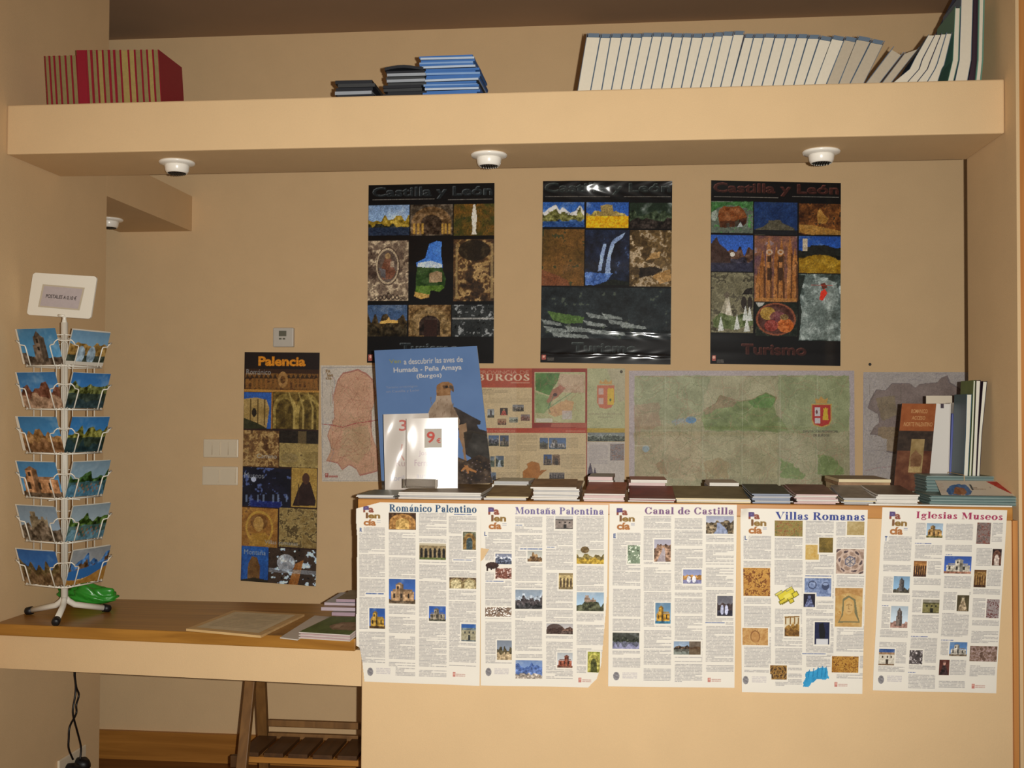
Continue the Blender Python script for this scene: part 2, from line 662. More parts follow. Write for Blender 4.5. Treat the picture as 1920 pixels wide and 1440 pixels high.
def picture(h, w, kind, pal, seed):
    P = [np.array(hx(p)) for p in pal.split()]
    while len(P) < 4:
        P.append(P[-1] * 0.6)
    rg = random.Random(seed)
    Y, X = np.mgrid[0:h, 0:w]
    Y, X = (Y + .5) / h, (X + .5) / w
    n = fbm(h, w, seed, 4)
    n2 = fbm(h, w, seed + 50, 9, 3)
    n1 = fbm(2, w, seed + 9, 3)[0][None, :]
    im = np.zeros((h, w, 3)) + P[0]

    def lay(m, c, a=0.16):
        im[...] = np.where(m[..., None], np.clip(c + (n2 * a)[..., None] * (.5 + c), 0, 1), im)
    if kind in ('land', 'church', 'tower', 'river', 'mount', 'castle', 'lake', 'house', 'bridge'):
        cl = np.clip(fbm(h, w, seed + 3, 2) * 1.6 - .25, 0, 1)[..., None]
        im = im * (1 - cl * .5) + np.array((.9, .92, .95)) * cl * .5
        im = im * (.85 + .3 * Y[..., None])
    if kind == 'land':
        lay(Y > .42 + .16 * n1, P[1], .3)
        lay(Y > .66 + .1 * n1[:, ::-1] + .04 * n, P[2], .3)
    elif kind == 'mount':
        pk = .42 - .34 * np.abs(np.sin(X * 5 + seed)) * (.6 + .5 * n1) + .05 * n
        lay(Y > pk, P[2], .3)
        lay(Y > pk + .16 + .14 * n2, P[1], .35)
        lay(Y > .74 + .1 * n1, P[3], .5)
    elif kind == 'church':
        lay(Y > .84 + .04 * n1, P[2], .3)
        t = rg.uniform(.3, .62)
        lay((Y > .5) & (Y < .88) & (X > .08) & (X < .95), P[1], .3)
        lay((Y > .42) & (Y < .5) & (X > .14) & (X < .88), P[1] * .75, .2)
        lay((Y > .24) & (Y < .6) & (abs(X - t) < .15), P[1] * 1.05, .25)
        lay((Y > .24) & (Y < .88) & (X > t + .02) & (X < t + .15), P[1] * .62, .2)
        lay((Y > .14) & (Y < .25) & (abs(X - t) < (Y - .12) * 1.4), P[1] * .7, .2)
        for k in range(3):
            cx = .2 + k * .27
            lay((abs(X - cx) < .035) & (Y > .58) & (Y < .78), P[1] * .28, .1)
        lay((abs(X - t + .06) < .03) & (Y > .3) & (Y < .42), P[1] * .25, .1)
    elif kind == 'tower':
        lay(Y > .74 + .08 * n1, P[2], .3)
        lay((abs(X - .5) < .12 + .05 * (Y > .45)) & (Y > .22) & (Y < .9), P[1], .25)
        lay((abs(X - .5) < (Y - .06) * .6) & (Y > .06) & (Y < .24), P[1] * .7, .2)
        lay((X > .52) & (X < .66) & (Y > .24) & (Y < .9), P[1] * .65, .2)
        lay((abs(X - .47) < .03) & ((abs(Y - .34) < .05) | (abs(Y - .55) < .05)), P[1] * .3, .1)
    elif kind == 'castle':
        g = .68 + .12 * n1 - .2 * np.exp(-((X - .5) / .3) ** 2)
        lay(Y > g, P[2], .4)
        lay((Y < g + .02) & (Y > .3) & (abs(X - .5) < .22) & ((X * 14 % 2 < 1) | (Y > .38)), P[1], .25)
        lay((Y < g + .02) & (Y > .16) & (abs(X - .38) < .07), P[1], .25)
    elif kind == 'house':
        lay(Y > .3 + 0 * X, P[1], .12)
        lay((Y > .22) & (Y < .34), P[2], .2)
        lay((abs(X - .55) < .08) & (Y > .62) & (Y < .95), P[2] * .4, .1)
        for cx in (.25, .55, .8):
            lay((abs(X - cx) < .05) & (abs(Y - .48) < .06), P[2] * .4, .1)
        lay(Y > .93 + 0 * X, P[2] * .8, .2)
    elif kind == 'river':
        lay(Y > .3 + .12 * n1, P[1], .55)
        lay((abs(X - .5 - .06 * np.sin(Y * 6 + seed)) < .04 + .34 * (Y - .35)) & (Y > .38), P[2], .12)
    elif kind == 'lake':
        lay(Y > .36 + .14 * n1, P[1], .5)
        lay(Y > .58 + .02 * n1, P[2], .15)
        lay((Y > .58) & (Y < .78 - .14 * n1), P[2] * .6 + P[1] * .25, .2)
    elif kind == 'bridge':
        lay(Y > .4 + .06 * n1, P[1], .35)
        lay(Y > .72 + 0 * X, P[2], .2)
        for cx in (.32, .6):
            lay((((X - cx) / .11) ** 2 + ((Y - .7) / .24) ** 2 < 1), P[3], .2)
    elif kind == 'arches':
        lay(Y > .12 + 0 * X, P[1], .22)
        k = rg.choice((4, 5, 6))
        fx = (X * k) % 1 - .5
        lay(((fx / .3) ** 2 + ((np.minimum(Y, .5) - .5) / .22) ** 2 < 1) & (Y < .86), P[2], .2)
        lay(Y > .86 + 0 * X, P[3], .2)
    elif kind == 'portal':
        lay(Y > -1 + 0 * X, P[0], .3)
        r = np.hypot((X - .5) / .48, (np.minimum(Y, .62) - .62) / .55)
        for k, q in enumerate((1, .84, .68, .52)):
            lay((r < q) & (Y < .97), P[1] * (1 - .12 * (k % 2)) if k < 3 else P[2], .25)
    elif kind == 'vault':
        lay(Y > -1 + 0 * X, P[0], .3)
        for cx in (.25, .75):
            r = np.hypot((X - cx) / .26, (np.minimum(Y, .55) - .55) / .5)
            lay(r < 1, P[1], .25)
            lay(r < .72, P[2], .25)
    elif kind == 'relief':
        r1 = np.clip(1 - np.abs(n + n2 * .35) * 2.6, 0, 1)
        r2 = np.clip(1 - np.abs(n2 + np.roll(n, h // 5, 0) * .4) * 2.4, 0, 1)
        v = np.clip(.25 + .55 * r1 + .45 * r2 - .35 * (n < -.25), 0, 1)[..., None]
        im = P[0] * (1 - v) + P[1] * v
        lay(r1 * r2 > .42, P[2], .25)
    elif kind == 'mosaic':
        r = np.hypot((X - .5) * w / h, Y - .5)
        ang = np.arctan2(Y - .5, X - .5)
        v = np.sin(r * 26 + n * 2) * .5 + np.sin(ang * 6 + r * 9) * .4
        im = np.where((v > .15)[..., None], P[0], P[1]) + (n2 * .08)[..., None]
        lay(v < -.55, P[2], .1)
    elif kind == 'figure':
        im = im + (n * .12)[..., None] * (.4 + P[0])
        bd = ((X - .5) / (.14 + .26 * np.clip((Y - .35) / .6, 0, 1))) ** 2 + (np.clip(.34 - Y, 0, 1) / .04) ** 2
        lay((bd + n * .3 < 1) & (Y < .97), P[1], .35)
        lay(((X - .5) / .12) ** 2 + ((Y - .24) / .13) ** 2 < 1, P[2], .2)
        lay((((X - .5) / .15) ** 2 + ((Y - .19) / .1) ** 2 < 1) & (Y < .19), P[3], .1)
    elif kind == 'spots':
        im = im + (n * .15)[..., None] * (.3 + P[0])
        lay(n2 > .32, P[1], .3)
        lay(n2 < -.5, P[2], .3)
    elif kind == 'tex':
        f = np.clip(n * .8 + n2 * .55 + .5, 0, 1)[..., None]
        im = P[0] * (1 - f) + P[1] * f
        lay(n2 > .5, P[2], .1)
    return np.clip(im + (n2 * .03)[..., None], 0, 1)


def sheet_object(name, sh, corners, m, parent=None, warp=None, outline=None, toward=None):
    """the sheet as a fine grid of paper; corners TL TR BR BL in the world; warp(u, v) lifts it off its plane; outline cuts a torn edge (layout coords)"""
    h, w = sh.h, sh.w
    u, v = np.meshgrid(np.linspace(0, 1, w), np.linspace(0, 1, h))
    C = [np.array(c) for c in corners]
    P = (C[0] * ((1 - u) * (1 - v))[..., None] + C[1] * (u * (1 - v))[..., None] + C[2] * (u * v)[..., None] + C[3] * ((1 - u) * v)[..., None])
    nrm = np.cross(C[1] - C[0], C[3] - C[0])
    nrm = nrm / np.linalg.norm(nrm)
    if nrm @ (np.array(toward if toward is not None else CAM) - C[0]) < 0:
        nrm = -nrm
    if warp is not None:
        P = P + nrm * warp(u, v)[..., None]
    idx = np.arange(h * w).reshape(h, w)
    q = np.stack([idx[1:, :-1], idx[1:, 1:], idx[:-1, 1:], idx[:-1, :-1]], -1).reshape(-1, 4)
    if outline:
        pp = [sh.pt(*p) for p in outline]
        gx, gy = np.meshgrid(np.arange(w - 1) + 1.0, np.arange(h - 1) + 1.0)
        gx, gy = gx * w / (w - 1), gy * h / (h - 1)
        q = q[in_poly(gx, gy, pp).reshape(-1)]
    return grid_obj(name, P.reshape(-1, 3), q, sh.a.reshape(-1, 3), m, parent)


def grid_obj(name, P, q, cols, m, parent=None):
    me = bpy.data.meshes.new(name)
    me.vertices.add(len(P))
    me.vertices.foreach_set('co', np.ascontiguousarray(P, dtype=np.float32).ravel())
    me.loops.add(len(q) * 4)
    me.loops.foreach_set('vertex_index', np.ascontiguousarray(q, dtype=np.int32).ravel())
    me.polygons.add(len(q))
    me.polygons.foreach_set('loop_start', np.arange(0, len(q) * 4, 4, dtype=np.int32))
    me.update(calc_edges=True)
    me.polygons.foreach_set('use_smooth', np.ones(len(q), dtype=bool))
    at = me.color_attributes.new('ink', 'FLOAT_COLOR', 'POINT')
    c = np.ones((len(P), 4), dtype=np.float32)
    c[:, :3] = lin(np.clip(cols, 0, 1))
    at.data.foreach_set('color', c.ravel())
    me.validate()
    return put(name, me, m, parent)

# ------------------------------------------------------------------ structure
M_wall = mat('plaster_peach', 'dcbc90', 0.85, 0.2, noise=0.05, nscale=9, bump=0.25, bscale=420)
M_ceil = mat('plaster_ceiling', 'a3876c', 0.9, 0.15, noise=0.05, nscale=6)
M_floor = wood('parquet', '6b4420', '8d5d2c', 0, 0.8, 0.5)
M_base = wood('baseboard_wood', '9a6424', 'b87c34', 0, 1.0, 0.45)
M_top = wood('counter_wood', '8a5c22', 'b07c34', 0, 0.9, 0.33)
M_edge = wood('edge_wood', 'a86c2a', 'c48a40', 0, 0.9, 0.4)
M_trim = wood('door_wood', 'b8763a', 'cf8f4e', 2, 0.9, 0.4)

struct('floor', MB().box(-3.2, 3.2, .0, YB + .1, -.05, FLOOR), M_floor)
struct('floor_front', MB().box(-3.2, 3.2, -4.5, -.0005, -.05, FLOOR), mat('pale_bounce_floor', 'cfc4b4', .35, .4, noise=.08, nscale=5))  # unseen floor, made pale to bounce light up under the shelf
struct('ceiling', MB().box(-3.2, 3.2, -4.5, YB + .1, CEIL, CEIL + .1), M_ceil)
struct('wall_back', MB().box(-3.2, 3.2, YB, YB + .1, FLOOR, CEIL), M_wall)
struct('wall_left', MB().box(XL - .30, XL, -1.2, YWE, FLOOR, CEIL), M_wall)
XF_ = XR + .010                      # the right side wall opens a little towards the room
struct('wall_right', MB().hexa([Vector(p) for p in ((XR, SH1, FLOOR), (XF_, -.074, FLOOR), (XF_ + .008, -.074, FLOOR), (XF_ + .008, SH1, FLOOR), (XR, SH1, CEIL), (XF_, -.074, CEIL), (XF_ + .008, -.074, CEIL), (XF_ + .008, SH1, CEIL))]), M_wall)
struct('trim_1', MB().box(XF_ + .0085, XF_ + .034, -.070, .05, FLOOR, CEIL), M_trim)
struct('baseboard_back', MB().box(-3.0, 3.0, YB - .016, YB - .0005, FLOOR + .0005, .112), M_base)
struct('beam_left', MB().box(XL - .30, XL, YWE + .0005, YB - .0005, SHZ0, SHZ1), M_wall)

o = MB().hexa([Vector(p) for p in ((XL + .0008, SH0, SHZ0), (XR + .0068, SH0, SHZ0), (XR - .0008, SH1, SHZ0), (XL + .0008, SH1, SHZ0), (XL + .0008, SH0, SHZ1), (XR + .0068, SH0, SHZ1), (XR - .0008, SH1, SHZ1), (XL + .0008, SH1, SHZ1))]).build('overhead_shelf', M_wall, bevel=.004)
tag(o, 'long plastered overhead shelf spanning from side wall to side wall', 'shelf')

# ------------------------------------------------------------------ lamps under the shelf
M_white = mat('white_enamel', 'efeae0', 0.25, 0.5, noise=0.02)
M_dark = mat('dark_grille', '1b1a1c', 0.4, 0.4)
SPOT = [((332, 303), 'white round ceiling spotlight on the left end of the overhead shelf underside'),
        ((917, 289), 'white round ceiling spotlight at the middle of the overhead shelf underside'),
        ((1540, 283), 'white round ceiling spotlight near the right end of the overhead shelf underside'),
        ((205, 394), 'white spotlight half hidden behind the left wall on the lintel underside')]
for i, ((px, py), lb) in enumerate(SPOT):
    p = atz(px, py, SHZ0)
    if i == 3:
        p = aty(px, py, 1.02)
        p.z = SHZ0
    t = root('recessed_spotlight', p, lb, 'spotlight', 'white spotlights under the shelf')
    MB().lathe([(.030, -.0003), (.050, -.0005), (.051, -.004), (.048, -.008), (.036, -.011), (.030, -.011)], p, 40).build('trim_ring', M_white, t, True)
    MB().lathe([(.0345, -.0095), (.0345, -.016), (.0325, -.027), (.029, -.033), (.0265, -.0345), (.0262, -.030)], p, 40).build('lamp_cup', M_white, t, True)
    g = MB().lathe([(.026, -.0315), (.0258, -.0325)], p, 32)
    for k in range(-3, 4):
        x = k * .0065
        hh = math.sqrt(max(0, .0245 ** 2 - x * x))
        g.box(p.x + x - .0012, p.x + x + .0012, p.y - hh, p.y + hh, p.z - .0365, p.z - .0326)
    g.build('grille', M_dark, t)

# ------------------------------------------------------------------ counters
t = root('tall_counter', ((TX0 + TX1) / 2, (TY0 + TY1) / 2, 0), 'tall peach reception counter hung with five white newspaper posters', 'counter')
MB().box(TX0, TX1 - .012, TY0, TY1 - .02, FLOOR + .0005, TZ - .0325).build('body', M_wall, t, bevel=.003)
MB().box(TX0 - .012, TX1 - .012, TY0 - .006, TY1, TZ - .032, TZ).build('worktop', M_edge, t, bevel=.002)
MB().box(TX1 - .0118, TX1 - .0005, TY0 - .004, .12, FLOOR + .0005, TZ - .0325).build('end_strip', M_trim, t)
# low counter: splayed a little, its left end standing further back
LX0, LX1 = XL + .001, TX0 - .0008
YL0, YL1 = -.005, -.0795


def lowbox(mb, y0, y1, z0, z1, x1=LX1, back=None):
    p = [(LX0, YL0 + y0, z0), (x1, YL1 + y0, z0), (x1, (YL1 if back is None else 0) + y1, z0), (LX0, (YL0 if back is None else 0) + y1, z0)]
    return mb.hexa([Vector(q) for q in p] + [Vector((q[0], q[1], z1)) for q in p])


t = root('low_counter', (-.63, .17, 0), 'low counter with dark wooden top and peach front left of the tall counter', 'counter')
lowbox(MB(), -.02, LY1, LZ - .032, LZ, LX1 - .012, back=1).build('worktop', M_top, t, bevel=.003)
lowbox(MB(), 0, .03, .664, LZ - .0325).build('apron', M_wall, t)
MB().box(LX0, LX1, LY1 - .04, LY1 - .01, .664, LZ - .0325).build('rear_rail', M_wall, t)

# white protective strip lying along the counter edge
M_strip = mat('clear_strip', 'e9e4da', 0.2, 0.5, noise=0.05)
a, b = aty(1629, 946, TY0 - .004), aty(1921, 946, TY0 - .004)
o = MB().box(a.x, TX1 - .013, TY0 - .004, TY0 + .03, TZ + .0003, TZ + .0035).build('edge_strip', M_strip)
tag(o, 'whitish plastic strip lying along the right front edge of the tall counter', 'strip')

# ------------------------------------------------------------------ wall fittings
M_plast = mat('plastic_cream', 'e2d3b8', 0.35, 0.5, noise=0.02)
M_grey = mat('plastic_grey', 'c9c2b6', 0.4, 0.5, noise=0.02)
M_lcd = mat('display_grey', '6b6a5c', 0.3, 0.5)


def wallpt(px, py, off=0.0):
    return aty(px, py, YB - off)


a, b = wallpt(515, 615), wallpt(553, 651)
t = root('thermostat', ((a.x + b.x) / 2, YB, b.z), 'small pale grey thermostat with display above the long poster', 'thermostat')
MB().box(a.x, b.x, YB - .022, YB - .0005, b.z, a.z).build('case', M_grey, t, bevel=.004)
wd, ht = b.x - a.x, a.z - b.z
MB().box(a.x + wd * .30, a.x + wd * .66, YB - .0235, YB - .0221, a.z - ht * .45, a.z - ht * .17).build('display', M_lcd, t)
for k in (.31, .49):
    MB().box(a.x + wd * k, a.x + wd * (k + .12), YB - .0240, YB - .0221, a.z - ht * .62, a.z - ht * .54).build('button', M_lcd, t)

for (x0, y0, x1, y1), n, lb in (((383, 823, 448, 858), 2, 'upper cream double switch plate, each rocker split in two, on the back wall'), ((381, 874, 447, 910), 1, 'lower cream double switch plate with two wide rockers on the back wall')):
    a, b = wallpt(x0, y0), wallpt(x1, y1)
    t = root('light_switch', ((a.x + b.x) / 2, YB, b.z), lb, 'switch', 'switch plates on the back wall')
    MB().box(a.x, b.x, YB - .010, YB - .0005, b.z, a.z).build('plate', M_plast, t, bevel=.003)
    wd, ht = b.x - a.x, a.z - b.z
    for h in (0, 1):
        xa, xb = a.x + wd * (.05 + .46 * h), a.x + wd * (.49 + .46 * h)
        for k in range(n):
            q0, q1 = xa + (xb - xa) * k / n + .001, xa + (xb - xa) * (k + 1) / n - .001
            MB().hexa([Vector(v) for v in ((q0, YB - .0101, b.z + ht * .13), (q1, YB - .0101, b.z + ht * .13), (q1, YB - .0101, a.z - ht * .13), (q0, YB - .0101, a.z - ht * .13),
                       (q0, YB - .016, b.z + ht * .13), (q1, YB - .016, b.z + ht * .13), (q1, YB - .0125, a.z - ht * .13), (q0, YB - .0125, a.z - ht * .13))]).build('rocker', M_plast, t)
# double socket with two black plugs on the left wall, their cables climbing under the low counter
M_blk = mat('black_rubber', '141214', 0.45, 0.4)
c = atx(132, 1436, XL)
t = root('wall_socket', (XL, c.y, c.z), 'pale double socket plate low on the left wall under the counter', 'socket')
MB().box(XL + .0005, XL + .009, c.y - .085, c.y + .085, c.z - .042, c.z + .042).build('plate', M_plast, t, bevel=.003)
M_cable = mat('black_cable', '120f10', 0.4, 0.4)
for pts, k, lb in (([(139, 1262), (142, 1285), (141, 1305), (137, 1328), (138, 1345), (146, 1375), (152, 1402), (150, 1426)], .026, 'black cable and plug hanging straight, right of its twin under the low counter'),
                   ([(140, 1262), (143, 1288), (148, 1303), (143, 1322), (143, 1338), (131, 1362), (129, 1385), (129, 1404), (137, 1424)], -.034, 'black cable bulging left with its plug under the low counter')):
    P = [atx(x, y, XL + .03) for x, y in pts]
    e = P[-1]
    t = root('power_cable', (e.x, e.y, e.z), lb, 'cable', 'black cables under the low counter')
    pts2 = []
    for i in range(len(P) - 1):
        for s_ in range(4):
            f = s_ / 4
            p0, p1, p2, p3 = P[max(0, i - 1)], P[i], P[i + 1], P[min(len(P) - 1, i + 2)]
            pts2.append(0.5 * ((2 * p1) + (-p0 + p2) * f + (2 * p0 - 5 * p1 + 4 * p2 - p3) * f * f + (-p0 + 3 * p1 - 3 * p2 + p3) * f ** 3))
    pts2.append(P[-1])
    pts2[0].z = .6635
    MB().tube(pts2, .0030, 8).build('cord', M_cable, t, True)
    q = Vector((XL + .03, c.y + k, c.z - .002))
    MB().tube([(XL + .0095, q.y, q.z), (XL + .02, q.y, q.z), (XL + .04, q.y, q.z + .006), (XL + .043, q.y, q.z + .014)], [.021, .022, .020, .006], 16).build('plug', M_blk, t, True)

# ------------------------------------------------------------------ slatted A-frame stand behind the low counter
M_stand = wood('stand_wood', '6f4c26', '8d6435', 2, 0.8, 0.5)
M_slat = wood('slat_wood', '43290f', '5c3b19', 1, 0.8, 0.5)
t = root('slatted_stand', (-.55, .62, 0), 'wooden A-frame stand with a slatted shelf under the low counter', 'stand')
YA, YBk = .50, .68
for nm, (xa, ya), (xb, yb), Y0, Y1, wpx in (('leg', (471, 1268), (456, 1418), .57, YA - .02, .033), ('leg', (489, 1268), (494, 1385), .61, YBk + .02, .033)):
    p0, p1 = aty(xa, ya, Y0), aty(xb, yb, Y1)
    d = (p1 - p0) / (p0.z - p1.z)
    top = p0 - d * .06
    bot = p0 + d * (p0.z - .003)
    MB().bar(top, bot, .022, wpx, Vector((0, 1, 0))).build(nm, M_stand, t, bevel=.002)
XRt = -.045


def rail(x0, y0, x1, y1, Y, nm, m, th=.018, xr=None):
    a_, b_ = aty(x0, y0, Y), aty(x1, y1, Y)
    MB().box(a_.x, b_.x if xr is None else xr, Y, Y + th, b_.z, a_.z).build(nm, m, t, bevel=.002)
    return a_, b_


rail(502, 1350, 700, 1369, YBk, 'back_rail', M_stand, xr=XRt)
rail(502, 1374, 700, 1392, YBk + .004, 'back_rail', M_stand, xr=XRt)
a_, b_ = rail(461, 1418, 650, 1437, YA, 'front_rail', M_edge, xr=XRt)
zs = a_.z + .0006
MB().box(aty(434, 1420, YA).x, a_.x - .001, YA - .012, YA + .012, zs - .034, zs + .002).build('end_block', M_slat, t, bevel=.002)
x = a_.x - .02
while x + .062 < XRt + .02:
    MB().box(x, x + .062, YA - .004, YBk - .002, zs, zs + .013).build('slat', M_slat, t, bevel=.001)
    x += .079
# right-hand frame, hidden by the tall counter from the front
for y0, y1 in ((.57, YA - .02), (.61, YBk + .02)):
    MB().bar((XRt + .02, y0, .72), (XRt + .02, y1 + (y1 - y0) * .6, .003), .022, .033, Vector((0, 1, 0))).build('leg', M_stand, t, bevel=.002)

# ------------------------------------------------------------------ printed sheets on the back wall
M_gloss = print_mat('glossy_print', 0.5, 0.12, 0.7, 0.085)
M_paper = print_mat('matt_print', 0.65, 0.3)
M_map = print_mat('map_print', 0.5, 0.35)


def wquad(q, sc, org, off=.0025):
    return [wallpt(x / sc + org[0], y / sc + org[1], off) for x, y in q]


def gauss(v, c, w):
    return np.exp(-((v - c) / w) ** 2)


def logo(sh, x0, y0, x1, y1, c='b8645a'):
    sh.rect(x0, y0, x1, y1, c, .8)
    sh.ell(x0 + (x1 - x0) * .2, y0 + (y1 - y0) * .1, x0 + (x1 - x0) * .8, y0 + (y1 - y0) * .6, 'e0b0a0', .8)


def black_poster(q, org, title, tc, hl_, tl, ph, tur, lb, warp):
    sh = Sheet(q, 3.79, 1.0, '0c0a0b')
    for (x0, y0, x1, y1, kind, pal, sd) in ph:
        sh.photo(x0, y0, x1, y1, kind, pal, sd)
    for d, c in ((-3.5, hl_), (3.5, '050404'), (0, tc)):
        sh.sans('Castilla y León', title[0] + d, title[1] + d, title[2] + d, title[3] + d, c, 1, .022)
        if tur:
            sh.sans('Turismo', tur[0] + d, tur[1] + d, tur[2] + d, tur[3] + d, c, 1, .03)
    sh.rect(title[0], tl - 2, title[0] + (title[2] - title[0]) * .52, tl + 2, '77736c', .9)
    sh.rect(title[0] + (title[2] - title[0]) * .63, tl - 2, title[2], tl + 2, '77736c', .9)
    return sh


QA = [(118, 103), (1013, 87), (1007, 1370), (107, 1365)]
OA = (660, 320)
sh = black_poster(QA, OA, (145, 118, 995, 203), '1c2124', '5c6468', 205, [
    (118, 245, 408, 462, 'land', '7f9cc4 8a7428 2c2f28', 3), (415, 240, 712, 460, 'portal', '4a4034 6a5236 3a2c20', 4), (722, 238, 1010, 460, 'tex', '3a3a18 6e4a1a 23260f', 5),
    (112, 497, 403, 925, 'relief', '3c2e28 8c7c68 a89880', 6), (720, 487, 1008, 925, 'relief', '2b2018 5c4228 8a7048', 8),
    (108, 955, 393, 1178, 'land', '3c5478 3a2e1a 2a2213', 9), (403, 955, 700, 1178, 'portal', '6a5232 7d6642 241812', 10), (712, 955, 1005, 1178, 'spots', '26292a 5a5e60 15221a', 11)],
    (345, 1225, 760, 1300), 'first poster', None)
# details of its pictures: lake, columns, statue, mandorla, view from a cave, altar, arch
sh.rect(118, 405, 408, 462, '1d2a44', .8, .08, 3)
for x in (440, 470, 500, 640, 665, 690):
    sh.rect(x - 7, 375, x + 7, 450, 'b08a3c', .8)
sh.poly([(862, 240), (874, 240), (886, 330), (878, 430), (886, 455), (846, 455), (856, 430), (848, 330)], 'cfc9bb')
sh.ell(166, 542, 341, 816, '3a2c26', .8)
sh.ell(172, 550, 335, 808, 'a4947c', 1, .88)
sh.ell(186, 565, 322, 794, '574a42', 1, 0, .12, 3)
sh.poly([(236, 620), (276, 622), (300, 690), (312, 720), (285, 770), (220, 772), (200, 712), (215, 680)], '6e4432', .8, .18, 5, 4)
sh.poly([(190, 690), (240, 705), (240, 770), (210, 750)], '56606a', .7, .15, 7, 4)
sh.rect(272, 645, 300, 685, 'a0907c', .9)
for k in range(9):
    sh.ell(130 + k * 29, 868 + abs(k - 4) * 9, 160 + k * 29, 915, '2a201a', .8, .6)
sh.ell(238, 585, 274, 630, '8d7452')
sh.poly([(548, 520), (600, 500), (636, 505), (632, 600), (645, 690), (462, 690), (455, 655), (520, 620)], '3d6fc0', 1, .10, 3)
sh.poly([(470, 655), (560, 640), (640, 665), (640, 700), (462, 692)], 'b9c6d8', .9, .1, 4)
sh.poly([(462, 685), (640, 690), (665, 770), (655, 830), (450, 850), (455, 760)], '2a421c', 1, .15, 5, 4)
sh.poly([(548, 730), (600, 712), (640, 725), (640, 790), (548, 795)], '8a7458', 1, .1, 6)
sh.poly([(460, 820), (640, 815), (655, 832), (620, 860), (560, 850), (548, 890), (490, 912), (445, 890)], '4d6a26', 1, .12, 7, 4)
sh.poly([(445, 860), (550, 880), (545, 900), (490, 912), (442, 892)], 'b08a4c', .9, .1, 8)
sh.rect(735, 520, 750, 905, '8b7650', .8)
sh.rect(982, 520, 1003, 905, '8b7650', .8)
sh.ell(755, 490, 980, 640, '1c1812', .8)
sh.poly([(200, 1070), (250, 1060), (262, 1035), (275, 1060), (325, 1062), (325, 1082), (200, 1085)], 'c09a54')
sh.rect(512, 1058, 602, 1178, '2a1712')
sh.rect(712, 1046, 1005, 1056, '9a9a98', .8)
logo(sh, 120, 1305, 148, 1350)
sh.grain(.09, 1.25)
o = sheet_object('wall_poster', sh, wquad(QA, 3.79, OA), M_gloss, warp=lambda u, v: .001 * np.sin(u * 5) ** 2 + .002 * gauss(v, 1, .05))
tag(o, 'black glossy poster of nine pictures behind the blue bird board, leftmost of the black three', 'poster', 'black glossy posters on the back wall')

QB = [(107, 75), (1025, 75), (1013, 1378), (87, 1363)]
OB = (990, 320)
sh = black_poster(QB, OB, (120, 95, 1010, 175), '1b2020', '545e5c', 187, [
    (107, 222, 402, 403, 'mount', '2f5fae 6a6a3a d0d0cc 25406e', 3), (413, 225, 713, 405, 'land', '2c58a8 9a8a4a c79a1a', 14), (722, 228, 1022, 412, 'land', '1d2b1e 2c3826 231c18', 15),
    (100, 413, 400, 815, 'tex', '4a3818 6b4a22 2a2a14', 16), (407, 420, 718, 812, 'tex', '10141f 1f2a44 2a3a5c', 17), (722, 422, 1020, 820, 'relief', '3a2c18 6f5a38 94836a', 18),
    (90, 830, 1020, 1190, 'tex', '161a1c 242b2e 333b33', 19)], (315, 1225, 775, 1295), '', None)
sh.rect(413, 322, 713, 405, 'd09c12', 1, .16, 5)
sh.poly([(470, 325), (520, 290), (515, 250), (560, 240), (600, 245), (605, 285), (660, 322)], '8d7a48', 1, .1, 3)
sh.rect(107, 360, 402, 403, '24467e', .8, .12, 6)
sh.poly([(95, 700), (180, 730), (280, 775), (300, 815), (95, 815)], '6d4028', .9, .08, 4)
for pts in ([(620, 480), (690, 440), (670, 480), (615, 520), (592, 600), (585, 735), (545, 735), (575, 560), (590, 510)], [(535, 520), (558, 520), (535, 620), (525, 710), (498, 715), (515, 600)]):
    sh.poly(pts, '8fa6cf', .9, .18, 5, 5)
sh.poly([(407, 720), (520, 725), (600, 730), (560, 780), (480, 812), (407, 812)], '4a6cae', .9, .25, 6, 6)
sh.poly([(500, 812), (600, 770), (718, 790), (718, 812)], '141812', 1, .05)
sh.poly([(830, 640), (880, 585), (940, 575), (930, 620), (860, 630)], 'b08d5c', .8, .1, 7, 6)
sh.poly([(790, 690), (900, 680), (960, 700), (900, 740), (790, 760)], '17100b', .9, .1, 8, 8)
sh.poly([(880, 745), (1010, 700), (1018, 780), (930, 800)], 'a8804a', .7, .12, 9, 8)
sh.poly([(140, 995), (260, 1015), (400, 1040), (390, 1080), (270, 1085), (180, 1060)], '4e6a34', .9, .1, 3, 5)
for k, (x, y, ww) in enumerate(((410, 1005, 150), (520, 1010, 140), (390, 1060, 160), (560, 1050, 150), (640, 1075, 190), (90, 1050, 140), (110, 1100, 180), (260, 1100, 220), (160, 1140, 260), (420, 1120, 260))):
    sh.poly([(x, y), (x + ww, y + 30), (x + ww + 15, y + 50), (x + 30, y + 38)], '7e8684', .85, .2, k, 6)
logo(sh, 100, 1305, 128, 1340)
sh.rect(135, 1325, 185, 1350, '77736c', .5)
sh.grain(.09, 1.25)
o = sheet_object('wall_poster', sh, wquad(QB, 3.79, OB), M_gloss, warp=lambda u, v: .0080 * gauss(v, -.005 + .012 * np.sin(u * 5), .052) * (.8 + .35 * np.sin(u * 7.5 - 1.2)) + .0012 * gauss(v, .812 + .02 * u, .011) * (u > .3) * np.clip((u - .3) * 4, 0, 1) + .0015 * gauss(v, .952 + .004 * np.sin(u * 8), .008) + .001 * np.sin(u * 6) ** 2 + .0007 * np.sin(u * 34 + 3 * np.sin(v * 40)) * (gauss(v, .03, .06) + .6 * gauss(v, .83, .03) + .6 * gauss(v, .95, .02)))
tag(o, 'black glossy poster with a waterfall picture and bright creases, middle of the black three', 'poster', 'black glossy posters on the back wall')

